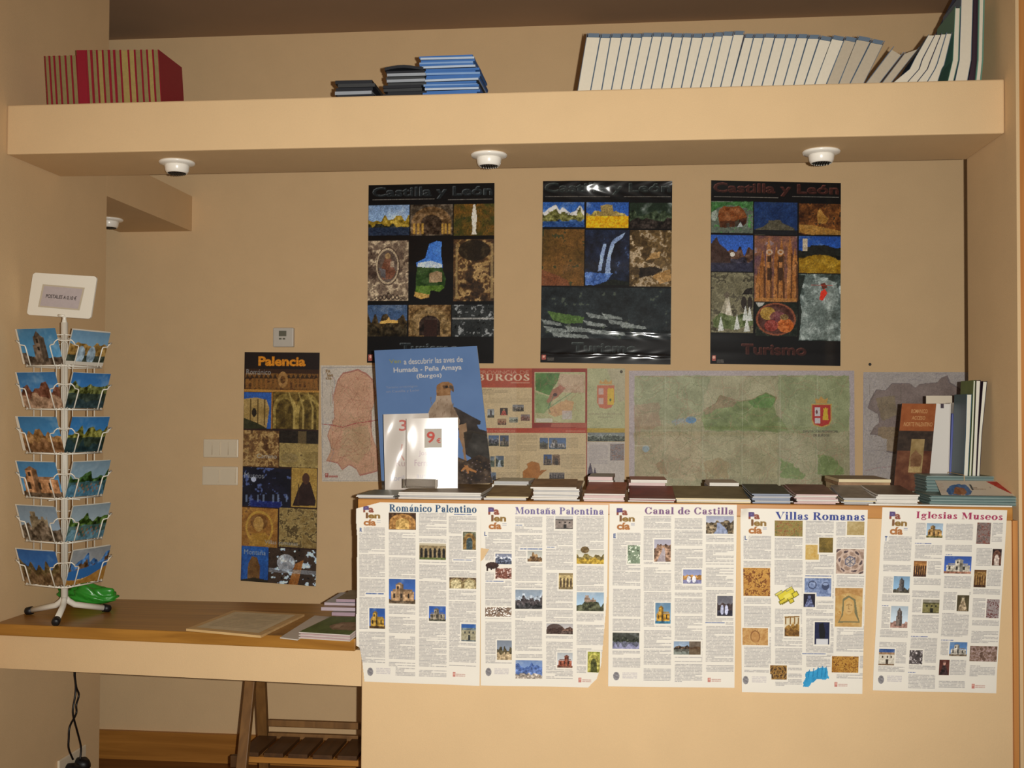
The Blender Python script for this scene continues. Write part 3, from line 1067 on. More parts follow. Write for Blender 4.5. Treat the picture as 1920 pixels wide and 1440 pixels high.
QC = [(88, 70), (1010, 88), (1007, 1388), (82, 1372)]
OC = (1310, 320)
sh = black_poster(QC, OC, (108, 98, 995, 185), '351a16', '6a4038', 190, [
    (92, 222, 388, 443, 'spots', '5a6458 2c5a2a 77807a', 21), (398, 228, 703, 458, 'tex', '16284c 1d3460 182a4a', 22), (715, 235, 1010, 457, 'tex', '2a160a 7a4a20 14100a', 23),
    (90, 458, 390, 717, 'land', '2f5cb4 4a3428 2c2a38', 24), (400, 465, 703, 930, 'tex', '5a4048 8a5c38 6e5a5c', 25), (713, 467, 1010, 730, 'land', '1f4a9a 1a1a12 7a5c10', 26),
    (90, 725, 390, 1160, 'relief', '5e5a46 77735c 4a4638', 27), (405, 935, 705, 1175, 'tex', '141a14 1f241c 2a2a20', 28), (713, 735, 1010, 1205, 'relief', '26302c 6d7a78 9aa6a4', 29)], (310, 1235, 770, 1310), '', None)
sh.poly([(92, 222), (388, 222), (388, 290), (330, 262), (230, 245), (150, 262), (92, 300)], '2f5f2c', .8, .2, 8, 5)
sh.poly([(140, 320), (150, 275), (185, 252), (240, 258), (290, 252), (325, 280), (348, 330), (340, 370), (322, 392), (300, 380), (285, 350), (262, 362), (256, 402), (222, 402), (220, 372), (200, 374), (196, 408), (152, 404), (150, 370)], '70401f', 1, .2, 3, 4)
sh.poly([(285, 350), (348, 330), (340, 375), (322, 394), (300, 382)], '44261a', 1, .1, 4)
sh.poly([(152, 360), (340, 350), (322, 390), (256, 402), (222, 402), (196, 408), (152, 404)], '2a1710', .6, .1, 5, 4)
sh.poly([(276, 402), (300, 366), (318, 400)], 'a8b2b4', .9, .1)
sh.poly([(92, 300), (125, 280), (140, 320), (120, 360), (92, 350)], '9aa49c', .7, .2, 9, 5)
sh.poly([(460, 400), (500, 370), (500, 355), (580, 352), (600, 375), (680, 410), (700, 458), (400, 458), (410, 415)], '4e4a3c', 1, .1, 5)
sh.rect(398, 425, 703, 458, '11141a', .9)
sh.poly([(715, 440), (715, 385), (800, 385), (870, 400), (1005, 430), (1010, 457), (800, 457)], '9a7436', .8, .1, 6)
sh.poly([(845, 290), (862, 268), (880, 300), (925, 345), (900, 380), (850, 375), (840, 330)], 'a0783a', .8, .15, 7, 5)
sh.poly([(90, 520), (130, 470), (150, 520), (200, 560), (230, 600), (230, 660), (90, 670)], '3a2a26', 1, .1, 8)
sh.ell(225, 580, 258, 612, 'd8d2c6')
sh.rect(90, 655, 390, 717, '26283c', .8, .06, 4)
for k, x in enumerate((415, 445, 490, 545, 580, 640, 675)):
    tall = (700, 560, 470, 520, 480, 470, 540)[k]
    sh.poly([(x + 12, tall), (x + 30, tall + 110), (x + 34, 925), (x - 10, 925), (x - 6, tall + 110)], '93602f', .85, .2, k)
    sh.poly([(x + 18, tall + 110), (x + 32, tall + 130), (x + 34, 925), (x + 18, 925)], '3a2214', .7)
for k in range(60):
    x_, y_ = 408 + k * 37 % 285, 600 + k * 53 % 300
    sh.rect(x_, y_, x_ + 5, y_ + 26, ('3a2012', 'b07a42')[k % 2], .55)
for x in (505, 585):
    sh.ell(x - 22, 560, x + 22, 600, 'b5a08c', .8, .5)
    sh.rect(x - 14, 610, x + 14, 650, '2a1a12', .8)
    sh.rect(x - 16, 690, x + 16, 780, '2a1a12', .8)
sh.rect(400, 905, 703, 930, 'a0703a', .7)
sh.rect(740, 485, 775, 572, 'a89c88')
sh.poly([(775, 570), (800, 530), (900, 530), (960, 550), (1010, 560), (1010, 600), (715, 600)], '181a16', 1, .05)
sh.poly([(715, 640), (790, 605), (840, 600), (900, 600), (970, 620), (1010, 660), (1010, 728), (715, 728)], '8a6a12', .9, .18, 9, 6)
for pts, c in (([(195, 905), (215, 880), (240, 1010), (255, 1050), (130, 1060), (165, 990)], '9b9684'), ([(205, 930), (222, 930), (240, 1040), (190, 1045)], 'c9c2b2'), ([(310, 880), (340, 840), (388, 830), (388, 880)], '1f1a18')):
    sh.poly(pts, c, .9, .12, 5)
sh.ell(305, 895, 345, 985, '2d2723')
sh.ell(350, 895, 388, 985, '2d2723')
sh.ell(186, 860, 222, 905, '5b5346')
sh.poly([(100, 1060), (160, 1010), (250, 1040), (330, 1010), (388, 1040), (388, 1100), (250, 1130), (110, 1110)], '4c5a34', .85, .25, 4, 8)
for x, y in ((160, 1080), (275, 1070), (345, 1085), (335, 1005), (365, 1010)):
    sh.poly([(x, y - 50), (x + 22, y + 55), (x - 22, y + 60)], 'c6ccc8', .9, .15, x)
sh.rect(90, 1150, 390, 1215, '0e0d0f')
sh.ell(410, 940, 692, 1172, '7a4630', 1, 0, .06, 3)
sh.ell(425, 952, 678, 1160, '4a2c26', 1, 0, .15, 4)
for x0, y0, x1, y1, c in ((440, 968, 550, 1060, 'a5863c'), (510, 1000, 620, 1080, '6b3c40'), (560, 1050, 680, 1150, 'b4622a'), (470, 1060, 570, 1140, '8c4038'), (580, 1020, 640, 1060, '746038')):
    sh.ell(x0, y0, x1, y1, c, .85, 0, .2, int(x0))
sh.poly([(410, 938), (470, 938), (455, 960), (430, 968)], 'c9c9c4', .8)
sh.poly([(760, 770), (860, 755), (980, 800), (1008, 920), (1008, 1200), (720, 1200), (725, 1060), (750, 900)], '75807c', .6, .4, 8, 10)
sh.poly([(720, 900), (735, 1000), (715, 1200), (713, 1200), (713, 740), (760, 740)], '161c16', .9)
sh.poly([(868, 860), (895, 840), (915, 870), (880, 925), (858, 915)], 'c2301f')
sh.poly([(865, 805), (895, 795), (915, 830), (880, 845)], '5a2a20')
sh.line([(800, 812), (950, 815)], 6, 'a3372a')
logo(sh, 96, 1310, 124, 1350)
sh.rect(130, 1340, 182, 1365, '77736c', .5)
sh.grain(.09, 1.25)
o = sheet_object('wall_poster', sh, wquad(QC, 3.79, OC), M_gloss, warp=lambda u, v: .006 * gauss(v, -.01, .05) * np.clip(.7 - u, 0, 1) + .0012 * gauss(v, .83, .03) * (1 - u) + .0007 * gauss(v, .94, .02) + .001 * np.sin(u * 5) ** 2)
tag(o, 'black glossy poster with bear, cathedral and kayak pictures, rightmost of the black three', 'poster', 'black glossy posters on the back wall')

# long narrow poster
Q = [(280, 170), (677, 173), (657, 1408), (262, 1378)]
O_ = (360, 600)
sh = Sheet(Q, 2.822, 1.1, '2a1712')
sh.rect(280, 165, 680, 268, '1c100d')
sh.rect(275, 262, 680, 385, '38200f')
sh.photo(282, 285, 668, 372, 'relief', '4a2c12 94662c 6a4a20', 3)
for k in range(16):
    x = 296 + k * 24
    if k not in (7, 8):
        sh.rect(x - 6, 310, x + 6, 362, '8a5c28', .8)
        sh.poly([(x - 12, 312), (x, 288), (x + 12, 312)], '2a1a0c', .8)
sh.ell(455, 275, 505, 362, '9c7440', 1, .5, .1)
sh.rect(276, 372, 676, 384, 'b0803a')
sh.sans('Palencia', 350, 195, 600, 246, 'd98a1c', 1, .04)
sh.photo(277, 386, 420, 578, 'tex', '2a56a0 2f5eb0 24488c', 4)
sh.poly([(277, 420), (340, 412), (395, 425), (410, 470), (395, 578), (277, 545)], 'a58a52', 1, .1, 5)
for x in (312, 350, 385):
    sh.rect(x - 4, 420, x + 4, 560, '54421f', .8)
sh.ell(318, 470, 342, 515, '241c10')
sh.poly([(277, 520), (340, 545), (400, 578), (277, 578)], '2f3018', 1, .08, 6)
sh.photo(430, 386, 672, 580, 'vault', '6a5420 8f7a3c 5c4a1a', 5)
for c in (540, 590, 640):
    sh.poly([(c - 30, 386), (c - 24, 386), (c + 4, 470), (c + 2, 580), (c - 8, 580), (c - 6, 470)], 'b09a58', .8)
sh.rect(420, 386, 428, 580, '9a6a20')
sh.photo(268, 588, 460, 780, 'relief', '4a2f18 8f6d40 a88a58', 6)
sh.photo(463, 590, 670, 782, 'tex', '7d6a3c a8945c 5c4a28', 7)
sh.rect(463, 590, 670, 655, '1e160e', 1, .08, 4)
sh.rect(560, 592, 605, 655, '6b5a38', .8)
sh.poly([(520, 665), (668, 660), (668, 700), (520, 705)], 'a08a54')
sh.ell(470, 705, 560, 760, '8e7c50', 1, 0, .1)
sh.photo(268, 785, 520, 990, 'spots', '0b0d22 2c3a66 141a3c', 8)
sh.rect(310, 960, 470, 992, '182a7a', .8, .1)
for x in (290, 350, 380, 430, 455, 500):
    sh.rect(x - 5, 925, x + 5, 965, '7f93b4', .7)
sh.ell(315, 832, 340, 858, 'b8c2e0')
sh.photo(525, 787, 660, 992, 'tex', 'a0803c b0924a 94742f', 9)
sh.poly([(585, 860), (625, 860), (655, 960), (650, 985), (530, 985), (560, 900)], '2a1815', 1, .06)
sh.ell(582, 812, 622, 872, '4a2e20')
sh.line([(565, 870), (560, 985)], 5, '3a2818')
sh.photo(262, 996, 455, 1205, 'tex', '8a5c28 b0843c 6a4420', 10)
sh.ell(285, 1010, 430, 1190, 'b8913f', 1, .86)
sh.ell(312, 1030, 400, 1110, '7a5428', 1, 0, .15)
sh.ell(325, 1040, 380, 1120, 'b28c4c', 1, 0, .08)
sh.poly([(300, 1195), (320, 1130), (390, 1125), (420, 1195)], 'a67e35', 1, .1)
sh.photo(460, 1000, 658, 1205, 'relief', '7c6638 a89460 5c4c2c', 11)
sh.photo(263, 1198, 405, 1390, 'tex', '1d4a90 2860b0 173a74', 12)
sh.poly([(295, 1385), (300, 1290), (318, 1250), (345, 1255), (360, 1300), (360, 1385)], '6a4a24', 1, .12)
sh.poly([(263, 1370), (330, 1360), (405, 1375), (405, 1392), (263, 1392)], '2c2414')
sh.photo(405, 1210, 658, 1410, 'spots', '3a2c22 9ab0cc 1c1512', 13)
sh.ell(450, 1240, 545, 1330, 'c9d6e6', .7, 0, .3)
sh.poly([(545, 1290), (590, 1270), (560, 1400), (510, 1400)], 'a0652a', .9, .15)
sh.rect(405, 1318, 658, 1340, 'aebfd4', .5, .2)
for tx, bx_ in (('Románico', (290, 262, 418, 292)), ('Camino', (345, 712, 448, 735)), ('Museos', (280, 810, 382, 838)), ('Villas romanas', (385, 1168, 560, 1188)), ('Montaña', (278, 1215, 390, 1242))):
    sh.sans(tx, *bx_, 'a9b0b4', .85)
sh.grain(.06, 1.08)
o = sheet_object('wall_poster', sh, wquad(Q, 2.822, O_), M_map, warp=lambda u, v: .003 + .004 * gauss(v, 1, .06) + .003 * gauss(u, 0, .1) * v)
tag(o, 'tall narrow poster with orange heading and stacked heritage pictures right of the switches', 'poster')


def blob_map(sh, pts, c, edge, nz, seed, al=.9):
    sh.poly(pts, edge, .8, 0, seed, 6)
    cx, cy = sum(p[0] for p in pts) / len(pts), sum(p[1] for p in pts) / len(pts)
    sh.poly([(cx + (x - cx) * .97, cy + (y - cy) * .97) for x, y in pts], c, al, nz, seed, 6)


def squiggles(sh, x0, y0, x1, y1, n, c, wd, seed, al=.6, step=24):
    rg = random.Random(seed)
    for k in range(n):
        x, y, a_ = rg.uniform(x0, x1), rg.uniform(y0, y1), rg.uniform(0, 6.3)
        P = [(x, y)]
        for i in range(rg.randint(3, 7)):
            a_ += rg.uniform(-.7, .7)
            x, y = min(x1, max(x0, x + math.cos(a_) * step)), min(y1, max(y0, y + math.sin(a_) * step))
            P.append((x, y))
        sh.line(P, wd, c, al)


# outline map of the province, partly behind the bird board
Q = [(680, 240), (1060, 240), (1058, 855), (688, 855)]
sh = Sheet(Q, 2.822, 1.1, 'dcd3c4')
sh.rect(690, 252, 1050, 848, 'd3cabd')
for a_, b_ in (((690, 252), (690, 848)), ((690, 252), (1050, 252)), ((690, 848), (1050, 848))):
    sh.line([a_, b_], 2.5, '8c8a90', .8)
PM = [(800, 280), (880, 262), (925, 285), (960, 320), (975, 410), (950, 480), (945, 560), (960, 640), (985, 690), (985, 800), (890, 825), (870, 790), (830, 770), (795, 795), (770, 760), (712, 750), (740, 690), (720, 620), (735, 570), (755, 520), (750, 400), (770, 320)]
blob_map(sh, PM, 'd3a98a', 'b06a5a', .10, 4)
sh.poly([(800, 590), (930, 560), (950, 680), (880, 760), (780, 720)], 'bca680', .5, .1, 6, 8)
squiggles(sh, 745, 290, 950, 780, 60, 'a05a4a', 1.8, 3, .5)
squiggles(sh, 735, 300, 960, 800, 50, '7a7a54', 1.6, 5, .4)
squiggles(sh, 695, 260, 755, 840, 14, '8a94a8', 1.6, 7, .5)
sh.line([(690, 555), (740, 560), (800, 572), (860, 552), (950, 540), (1050, 520)], 4, 'a84848', .8)
for tx, b_ in (('PA', (708, 265, 735, 284)), ('len', (718, 286, 748, 302)), ('cia', (710, 302, 740, 318))):
    sh.sans(tx, *b_, '8a6a40', .9, .03)
logo(sh, 705, 810, 722, 832, 'a04a44')
sh.rect(726, 822, 775, 832, 'b0645c', .7)
sh.grain(.035)
o = sheet_object('wall_map', sh, wquad(Q, 2.822, O_), M_map, warp=lambda u, v: .002 * np.sin(u * 7) ** 2)
tag(o, 'pale province map in pinks, partly hidden by the blue bird board', 'map')

# red and beige tourist poster behind the counter
Q = [(-60, 103), (1450, 105), (1446, 1240), (-60, 1235)]
O_ = (880, 670)
sh = Sheet(Q, 4.966, 1.1, 'd2bd94')
sh.rect(-60, 95, 592, 282, 'b04a2e', 1, .03)
sh.sans('PROVINCIA DE', 95, 128, 560, 156, 'd0a48c', .9)
sh.serif('BURGOS', 70, 160, 578, 222, 'e6cfb4')
sh.rect(390, 236, 565, 242, 'd8b09a', .7)
sh.rect(590, 100, 1100, 662, '97301f', 1, .04)
sh.rect(611, 143, 1080, 612, 'b9b98c', 1, .06, 3)
sh.poly([(620, 150), (850, 150), (830, 220), (780, 300), (770, 360), (700, 340), (625, 310)], '4c7a34', 1, .12, 4, 6)
sh.poly([(620, 330), (770, 370), (760, 470), (700, 520), (620, 520)], '7f9c62', .8, .12, 5, 8)
sh.poly([(850, 160), (1070, 160), (1070, 330), (900, 330), (820, 300)], 'c6a890', .8, .12, 6, 10)
sh.poly([(740, 480), (900, 400), (980, 420), (960, 500), (800, 560), (750, 530)], 'd0a070', .8, .1, 7, 8)
sh.poly([(780, 300), (860, 260), (900, 290), (830, 370), (740, 430), (725, 410)], 'a8604c', .75, .15, 8, 8)
sh.line([(790, 360), (740, 470), (760, 520)], 10, '4f7a58', .6)
sh.line([(960, 330), (820, 420), (740, 480)], 8, '5f8a60', .6)
sh.ell(785, 335, 825, 365, '4a2a2c')
sh.rect(870, 500, 960, 580, 'c4bac0', .7, .06)
squiggles(sh, 620, 150, 1075, 600, 50, 'a06a54', 2.5, 9, .5, 34)
sh.rect(625, 570, 780, 605, 'd8d4cc', .7)
sh.poly([(600, 615), (770, 615), (765, 650), (600, 655)], '8a2418')
sh.poly([(770, 615), (1090, 610), (1090, 655), (765, 652)], 'c98a70', .5)
sh.body(125, 300, 370, 355, '8a7c60', 3, 14)
sh.body(145, 380, 580, 440, 'a08e6c', 4, 14, .5)
for k, (x0, y0, x1, y1, kd, pl) in enumerate(((175, 482, 238, 565, 'tower', 'a8b0b4 6a6468 4a4a3c'), (290, 475, 362, 540, 'figure', '2a1a12 a04030 c8a070'), (410, 445, 513, 508, 'land', '8a8a8c 6c6258 5a5448'),
                                              (268, 572, 348, 632, 'land', 'b08a68 8a5a3c 6a4a34'), (375, 560, 460, 612, 'lake', 'b0b4a8 6a7464 8a8a7a'), (485, 535, 572, 592, 'land', '8f7c78 7a5448 6a4a40'))):
    sh.photo(x0, y0, x1, y1, kd, pl, k + 40)
sh.rect(-60, 660, 1102, 703, 'b5442a', 1, .03)
sh.sans('RUTAS TURISTICAS', 120, 676, 430, 694, 'd8a890', .9)
sh.rect(900, 682, 1080, 692, 'd09a84', .6)
for k, (x0, y0, x1, y1, kd, pl) in enumerate(((183, 725, 283, 828, 'mount', '5a78a4 4a4a54 6a7080 2a2c24'), (293, 725, 372, 830, 'church', '4a5a78 6a6050 3a3c28'), (200, 920, 242, 1018, 'lake', '6a7a88 54604c 5a6a60'),
                                              (250, 915, 328, 1020, 'river', '5a6c84 3f4a40 a8b4bc'), (215, 1070, 255, 1140, 'bridge', '6a8098 4a5060 3a4050'), (660, 750, 740, 855, 'lake', '5a76a0 4c5048 5a5448'),
                                              (748, 750, 907, 855, 'church', '5a78a4 8a8888 3a4a5a'), (698, 902, 772, 1005, 'church', '3f5c90 6a5c50 4a4038'), (780, 902, 850, 1005, 'portal', '8a7458 6a5038 3a2c24'), (750, 1070, 892, 1128, 'arches', '6a6464 746c68 3a3438'))):
    sh.photo(x0, y0, x1, y1, kd, pl, k + 60)
for k, b_ in enumerate(((385, 725, 640, 880), (335, 915, 480, 1050), (260, 1070, 480, 1140), (910, 750, 1020, 850), (860, 902, 1075, 1050), (900, 1070, 1080, 1130))):
    sh.body(*b_, '8f8064', k + 5, 14, .5)
blob_map(sh, [(500, 1060), (550, 1030), (540, 990), (590, 965), (660, 985), (665, 1050), (730, 1045), (660, 1100), (640, 1130), (505, 1125)], 'b0702c', '8a5a24', .08, 5)
sh.rect(1092, 100, 1101, 1240, '9c3a28')
sh.rect(1101, 103, 1452, 662, 'b4b68c', 1, .05, 3)
squiggles(sh, 1105, 110, 1445, 655, 40, '8a946c', 2.5, 19, .5, 30)
sh.poly([(1280, 110), (1450, 110), (1450, 400), (1390, 420), (1330, 240)], 'b8a894', .5, .08, 4, 8)
sh.poly([(1210, 250), (1220, 215), (1245, 235), (1270, 205), (1295, 235), (1325, 215), (1330, 255)], 'c89a54', .9)
sh.poly([(1190, 262), (1350, 262), (1350, 420), (1320, 470), (1270, 482), (1215, 470), (1190, 420)], 'c8694a', .9)
sh.rect(1205, 290, 1250, 350, 'c9b4ac', .9)
sh.rect(1205, 380, 1250, 440, 'c9b4ac', .9)
sh.poly([(1288, 445), (1288, 300), (1300, 285), (1318, 295), (1332, 285), (1345, 300), (1345, 445)], 'd8bc3a', .9)
sh.ell(1305, 385, 1320, 415, '5a6a2c')
sh.sans('DIPUTACION PROVINCIAL', 1125, 520, 1425, 538, '8a7c64', .9)
sh.sans('DE BURGOS', 1205, 552, 1335, 568, '8a7c64', .9)
sh.rect(1101, 662, 1452, 702, 'b59a34', 1, .04)
sh.photo(1103, 702, 1446, 785, 'mount', '8a9494 4c564a 7c847c 3a4438', 33)
sh.rect(1101, 788, 1452, 1240, 'c5bdb6', 1, .02)
sh.body(1115, 815, 1290, 1000, '8c8690', 12, 13, .5)
sh.photo(1310, 808, 1436, 962, 'relief', '6c6468 9a9494 8a6c60', 34)
sh.poly([(1105, 1110), (1108, 1050), (1130, 975), (1148, 1050), (1155, 1090), (1170, 1015), (1190, 1105)], '4c4254', .95, .1)
sh.grain(.03)
o = sheet_object('wall_poster', sh, wquad(Q, 4.966, O_), M_map, warp=lambda u, v: .003 + .003 * np.abs(np.sin(u * 9.4)) + .002 * gauss(v, .0, .04))
tag(o, 'red and beige tourist poster with a town map, between bird board and green relief map', 'poster')

# green relief map with a coat of arms
Q = [(78, 100), (1765, 100), (1772, 1060), (78, 1060)]
O_ = (1160, 670)
sh = Sheet(Q, 4.0, 1.1, 'b9aeb0')
sh.rect(122, 138, 1728, 1060, 'aaa684', 1, .12, 3)
for k, (pts, c, al) in enumerate((([(122, 140), (700, 140), (620, 400), (370, 500), (122, 330)], '9aa37e', .8), ([(122, 360), (300, 340), (330, 520), (122, 560)], 'a8846e', .55), ([(390, 470), (520, 450), (590, 430), (585, 490), (420, 500)], '93a8b4', .8),
                                  ([(120, 560), (640, 550), (640, 910), (120, 920)], 'b5a684', .8), ([(640, 560), (920, 560), (1200, 570), (1200, 910), (640, 910)], 'b0aa84', .7), ([(1200, 140), (1728, 140), (1728, 560), (1250, 560)], '8c9c6c', .75),
                                  ([(1220, 760), (1300, 790), (1400, 880), (1380, 920), (1220, 900)], '6c8c48', .8), ([(1490, 730), (1600, 740), (1700, 860), (1600, 890), (1490, 870)], '708c4a', .8), ([(640, 780), (760, 760), (840, 800), (820, 900), (660, 910)], '9c8458', .6))):
    sh.poly(pts, c, al * .85, .16, k + 3, 22)
HILL = [(640, 400), (740, 345), (770, 285), (850, 310), (920, 330), (1000, 320), (1060, 290), (1110, 268), (1190, 300), (1170, 360), (1190, 430), (1230, 470), (1280, 545), (1200, 560), (920, 545), (760, 560), (650, 545), (630, 470)]
sh.poly(HILL, '7d8f56', .9, .2, 5, 14)
sh.poly([(640, 400), (740, 345), (770, 285), (850, 310), (900, 340), (860, 370), (740, 390), (660, 430)], 'a0846a', .7, .18, 6, 12)
sh.poly([(980, 330), (1110, 268), (1190, 300), (1150, 380), (1020, 380)], '5e8a40', .8, .18, 7, 12)
sh.line(HILL[:10], 5, '94684e', .5)
sh.ell(510, 445, 590, 495, '5c8fc0', .9, 0, .08)
sh.ell(180, 660, 235, 710, '8fa8ba', .8)
sh.poly([(280, 800), (340, 760), (370, 880), (320, 870)], '94744e', .6, .1, 9, 8)
squiggles(sh, 130, 145, 1720, 1000, 260, '76825a', 3.0, 4, .5, 36)
squiggles(sh, 130, 145, 1720, 1000, 150, 'b4806a', 2.8, 6, .45, 36)
squiggles(sh, 130, 145, 1720, 1000, 90, 'c0c4a0', 3, 16, .5, 30)
for x in (345, 630, 925, 1208, 1482):  # fold creases, their lit and shaded sides painted in as paired lines
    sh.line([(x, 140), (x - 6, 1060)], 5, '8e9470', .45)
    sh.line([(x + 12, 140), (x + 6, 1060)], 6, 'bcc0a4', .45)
sh.line([(122, 556), (1728, 556)], 4, '8c8868', .4)
sh.line([(122, 662), (250, 662)], 6, 'd0ccb8', .6)
sh.poly([(1480, 345), (1475, 305), (1500, 320), (1520, 292), (1545, 320), (1570, 305), (1562, 345)], 'c69a4c')
sh.poly([(1448, 350), (1598, 350), (1598, 470), (1580, 510), (1522, 525), (1465, 510), (1448, 470)], 'c4a050')
sh.poly([(1456, 358), (1590, 358), (1590, 468), (1574, 502), (1522, 518), (1472, 502), (1456, 468)], 'b8281c')
sh.rect(1474, 375, 1512, 440, 'd2ccd0')
sh.rect(1474, 455, 1512, 495, 'd2ccd0')
sh.ell(1482, 395, 1496, 425, '6a3430')
sh.poly([(1530, 470), (1538, 400), (1534, 380), (1546, 388), (1552, 372), (1560, 388), (1572, 380), (1566, 400), (1574, 470)], 'd8b428')
sh.sans('DIPUTACION PROVINCIAL', 1388, 546, 1645, 566, '4e4a40', .95, .01)
sh.sans('DE BURGOS', 1462, 576, 1580, 592, '4e4a40', .95, .01)
sh.grain(.035)
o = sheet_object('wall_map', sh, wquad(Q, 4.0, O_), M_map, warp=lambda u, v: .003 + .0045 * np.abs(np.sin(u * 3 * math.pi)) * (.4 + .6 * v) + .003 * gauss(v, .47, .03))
tag(o, 'large green relief map creased by folds, with a red coat of arms', 'map')

# grey province map at the right, running behind the standing books
Q = [(97, 92), (1190, 92), (1190, 1290), (90, 1280)]
O_ = (1600, 680)
sh = Sheet(Q, 5.144, 1.0, 'b4aca8')
sh.rect(110, 105, 1190, 1290, 'b0a8a4', 1, .04, 2)
squiggles(sh, 112, 110, 1180, 1280, 70, '8a8490', 3, 3, .6, 50)
blob_map(sh, [(140, 440), (170, 350), (220, 260), (310, 265), (370, 200), (540, 200), (600, 245), (630, 210), (820, 190), (850, 145), (910, 125), (930, 190), (1100, 300), (1000, 700), (700, 860), (400, 880), (320, 860), (330, 740), (230, 700), (160, 690), (200, 620), (250, 580), (240, 500)], '8a7a74', '6c5f60', .09, 4, .9)
sh.poly([(220, 340), (400, 320), (430, 500), (280, 560)], '8c7c58', .6, .1, 5, 14)
sh.poly([(240, 620), (430, 620), (440, 700), (320, 740), (240, 700)], '9a8460', .7, .08, 6, 12)
sh.poly([(330, 740), (430, 720), (420, 860), (320, 850)], 'a08c6c', .7, .08, 7, 10)
squiggles(sh, 160, 220, 460, 860, 40, '6a6054', 3, 8, .5, 40)
sh.line([(112, 1040), (250, 1010), (380, 1000)], 4, '9a6a6c', .7)
sh.line([(102, 95), (102, 1285)], 5, '9a98b0', .8)
sh.grain(.035)
o = sheet_object('wall_map', sh, wquad(Q, 5.144, O_, .006), M_map)
tag(o, 'grey and brown province map behind the standing books at the right', 'map')
M_metal = mat('drawing_pin', '6a645a', 0.6, 0.2)
for px, py, lb in ((1165, 697, 'grey drawing pin holding the upper right corner of the red and beige poster'), (1632, 683, 'dark drawing pin in the back wall above the grey province map')):
    p = wallpt(px, py, .008)
    o = MB().tube([(p.x, YB - .0115, p.z), (p.x, YB - .014, p.z)], [.0055, .004], 14).build('drawing_pin', M_metal if px < 1200 else M_blk)
    if px > 1200:
        o.location.y = .011
    tag(o, lb, 'drawing pin')

# ------------------------------------------------------------------ the five newspaper posters on the tall counter
def cquad(q, sc, org):
    return [aty(x / sc + org[0], y / sc + org[1], TY0 - .0085) for x, y in q]


def palencia_mark(sh, x0, y0, x1, y1):
    w, h = x1 - x0, y1 - y0
    sh.sans('Pa', x0, y0, x0 + w * .62, y0 + h * .33, '8a4a38', 1, .04)
    sh.rect(x0, y0, x0 + w * .32, y0 + h * .2, '4c4a8c', .75)
    sh.sans('len', x0 + w * .16, y0 + h * .34, x0 + w, y0 + h * .64, '8a6a30', 1, .04)
    sh.rect(x0 + w * .16, y0 + h * .36, x0 + w * .3, y0 + h * .6, '6a3a30', .5)
    sh.sans('cía', x0 + w * .02, y0 + h * .68, x0 + w * .75, y0 + h, 'a86a34', 1, .04)
    sh.rect(x0 + w * .8, y0 + h * .72, x0 + w * 1.02, y0 + h * .75, '5a6a94', .6)
    sh.rect(x0 + w * .8, y0 + h * .8, x0 + w * 1.02, y0 + h * .82, '5a6a94', .6)


def news_poster(q, sc, org, title, tbox, tcol, cols, y0s, yend, photos, heads, mark, initial, foot, lb, warp, outline, seed, extra=None, skew=None):
    sh = Sheet(q, sc, 1.25, 'e8e2d6')
    sk = skew or (lambda x, y: x)
    for i, (xa, xb) in enumerate(cols):
        y = y0s[i]
        blocks = sorted([p for p in photos if p[2] > xa + 10 and p[0] < xb - 10], key=lambda p: p[1])
        rg = random.Random(seed * 10 + i)
        end = yend[i]
        while y < end:
            nxt = min([end] + [y + rg.uniform(90, 260)])
            xs = sk(0, (y + nxt) / 2)
            sh.body(xa + xs, y, xb + xs, nxt, seed=int(seed * 1000 + i * 100 + y), pitch=9.6)
            y = nxt + rg.choice((3, 3, 12))
    for (x0, y0, x1, y1, kind, pal, sd) in photos:
        xs = 0
        sh.rect(x0 - 9, y0 - 8, x1 + 9, y1 + 12, 'e8e2d6')
        sh.photo(x0, y0, x1, y1, kind, pal, sd)
        sh.body(x0 + (x1 - x0) * .15, y1 + 5, x1 - (x1 - x0) * .15, y1 + 14, seed=sd, al=.4)
    for (x0, y0, x1, y1) in heads:
        sh.rect(x0 - 8, y0 - 8, x1 + 8, y1 + 6, 'e8e2d6')
        sh.body(x0, y0, x1, y1 + 3, '3a5490', seed + 5, max(9, (y1 - y0 + 3)), .9)
    if extra:
        extra(sh)
    sh.serif(title, *tbox, tcol)
    palencia_mark(sh, *mark)
    ix, iy, ch = initial
    sh.rect(ix - 3, iy - 4, ix + 26, iy + 36, 'e8e2d6')
    sh.sans(ch, ix, iy, ix + 18, iy + 32, '2c4a84', 1, .03)
    (ex, ey), (lx, ly) = foot
    sh.rect(ex - 12, ey - 12, ex + 200, ey + 80, 'e8e2d6')
    sh.ell(ex, ey, ex + 42, ey + 56, '54525c', .7 if ex else 0, .0, .25, 3)
    sh.body(ex + 62, ey + 4, ex + 165, ey + 50, '7a7490', 7, 11, .4)
    sh.rect(lx - 14, ly - 14, lx + 165, ly + 60, 'e8e2d6')
    logo(sh, lx, ly, lx + 20, ly + 32)
    sh.body(lx + 24, ly + 12, lx + 90, ly + 36, 'b07a70', 8, 11, .7)
    o = sheet_object('counter_poster', sh, cquad(q, sc, org), M_paper, warp=warp, outline=outline)
    return tag(o, lb, 'poster', 'newspaper posters on the tall counter')


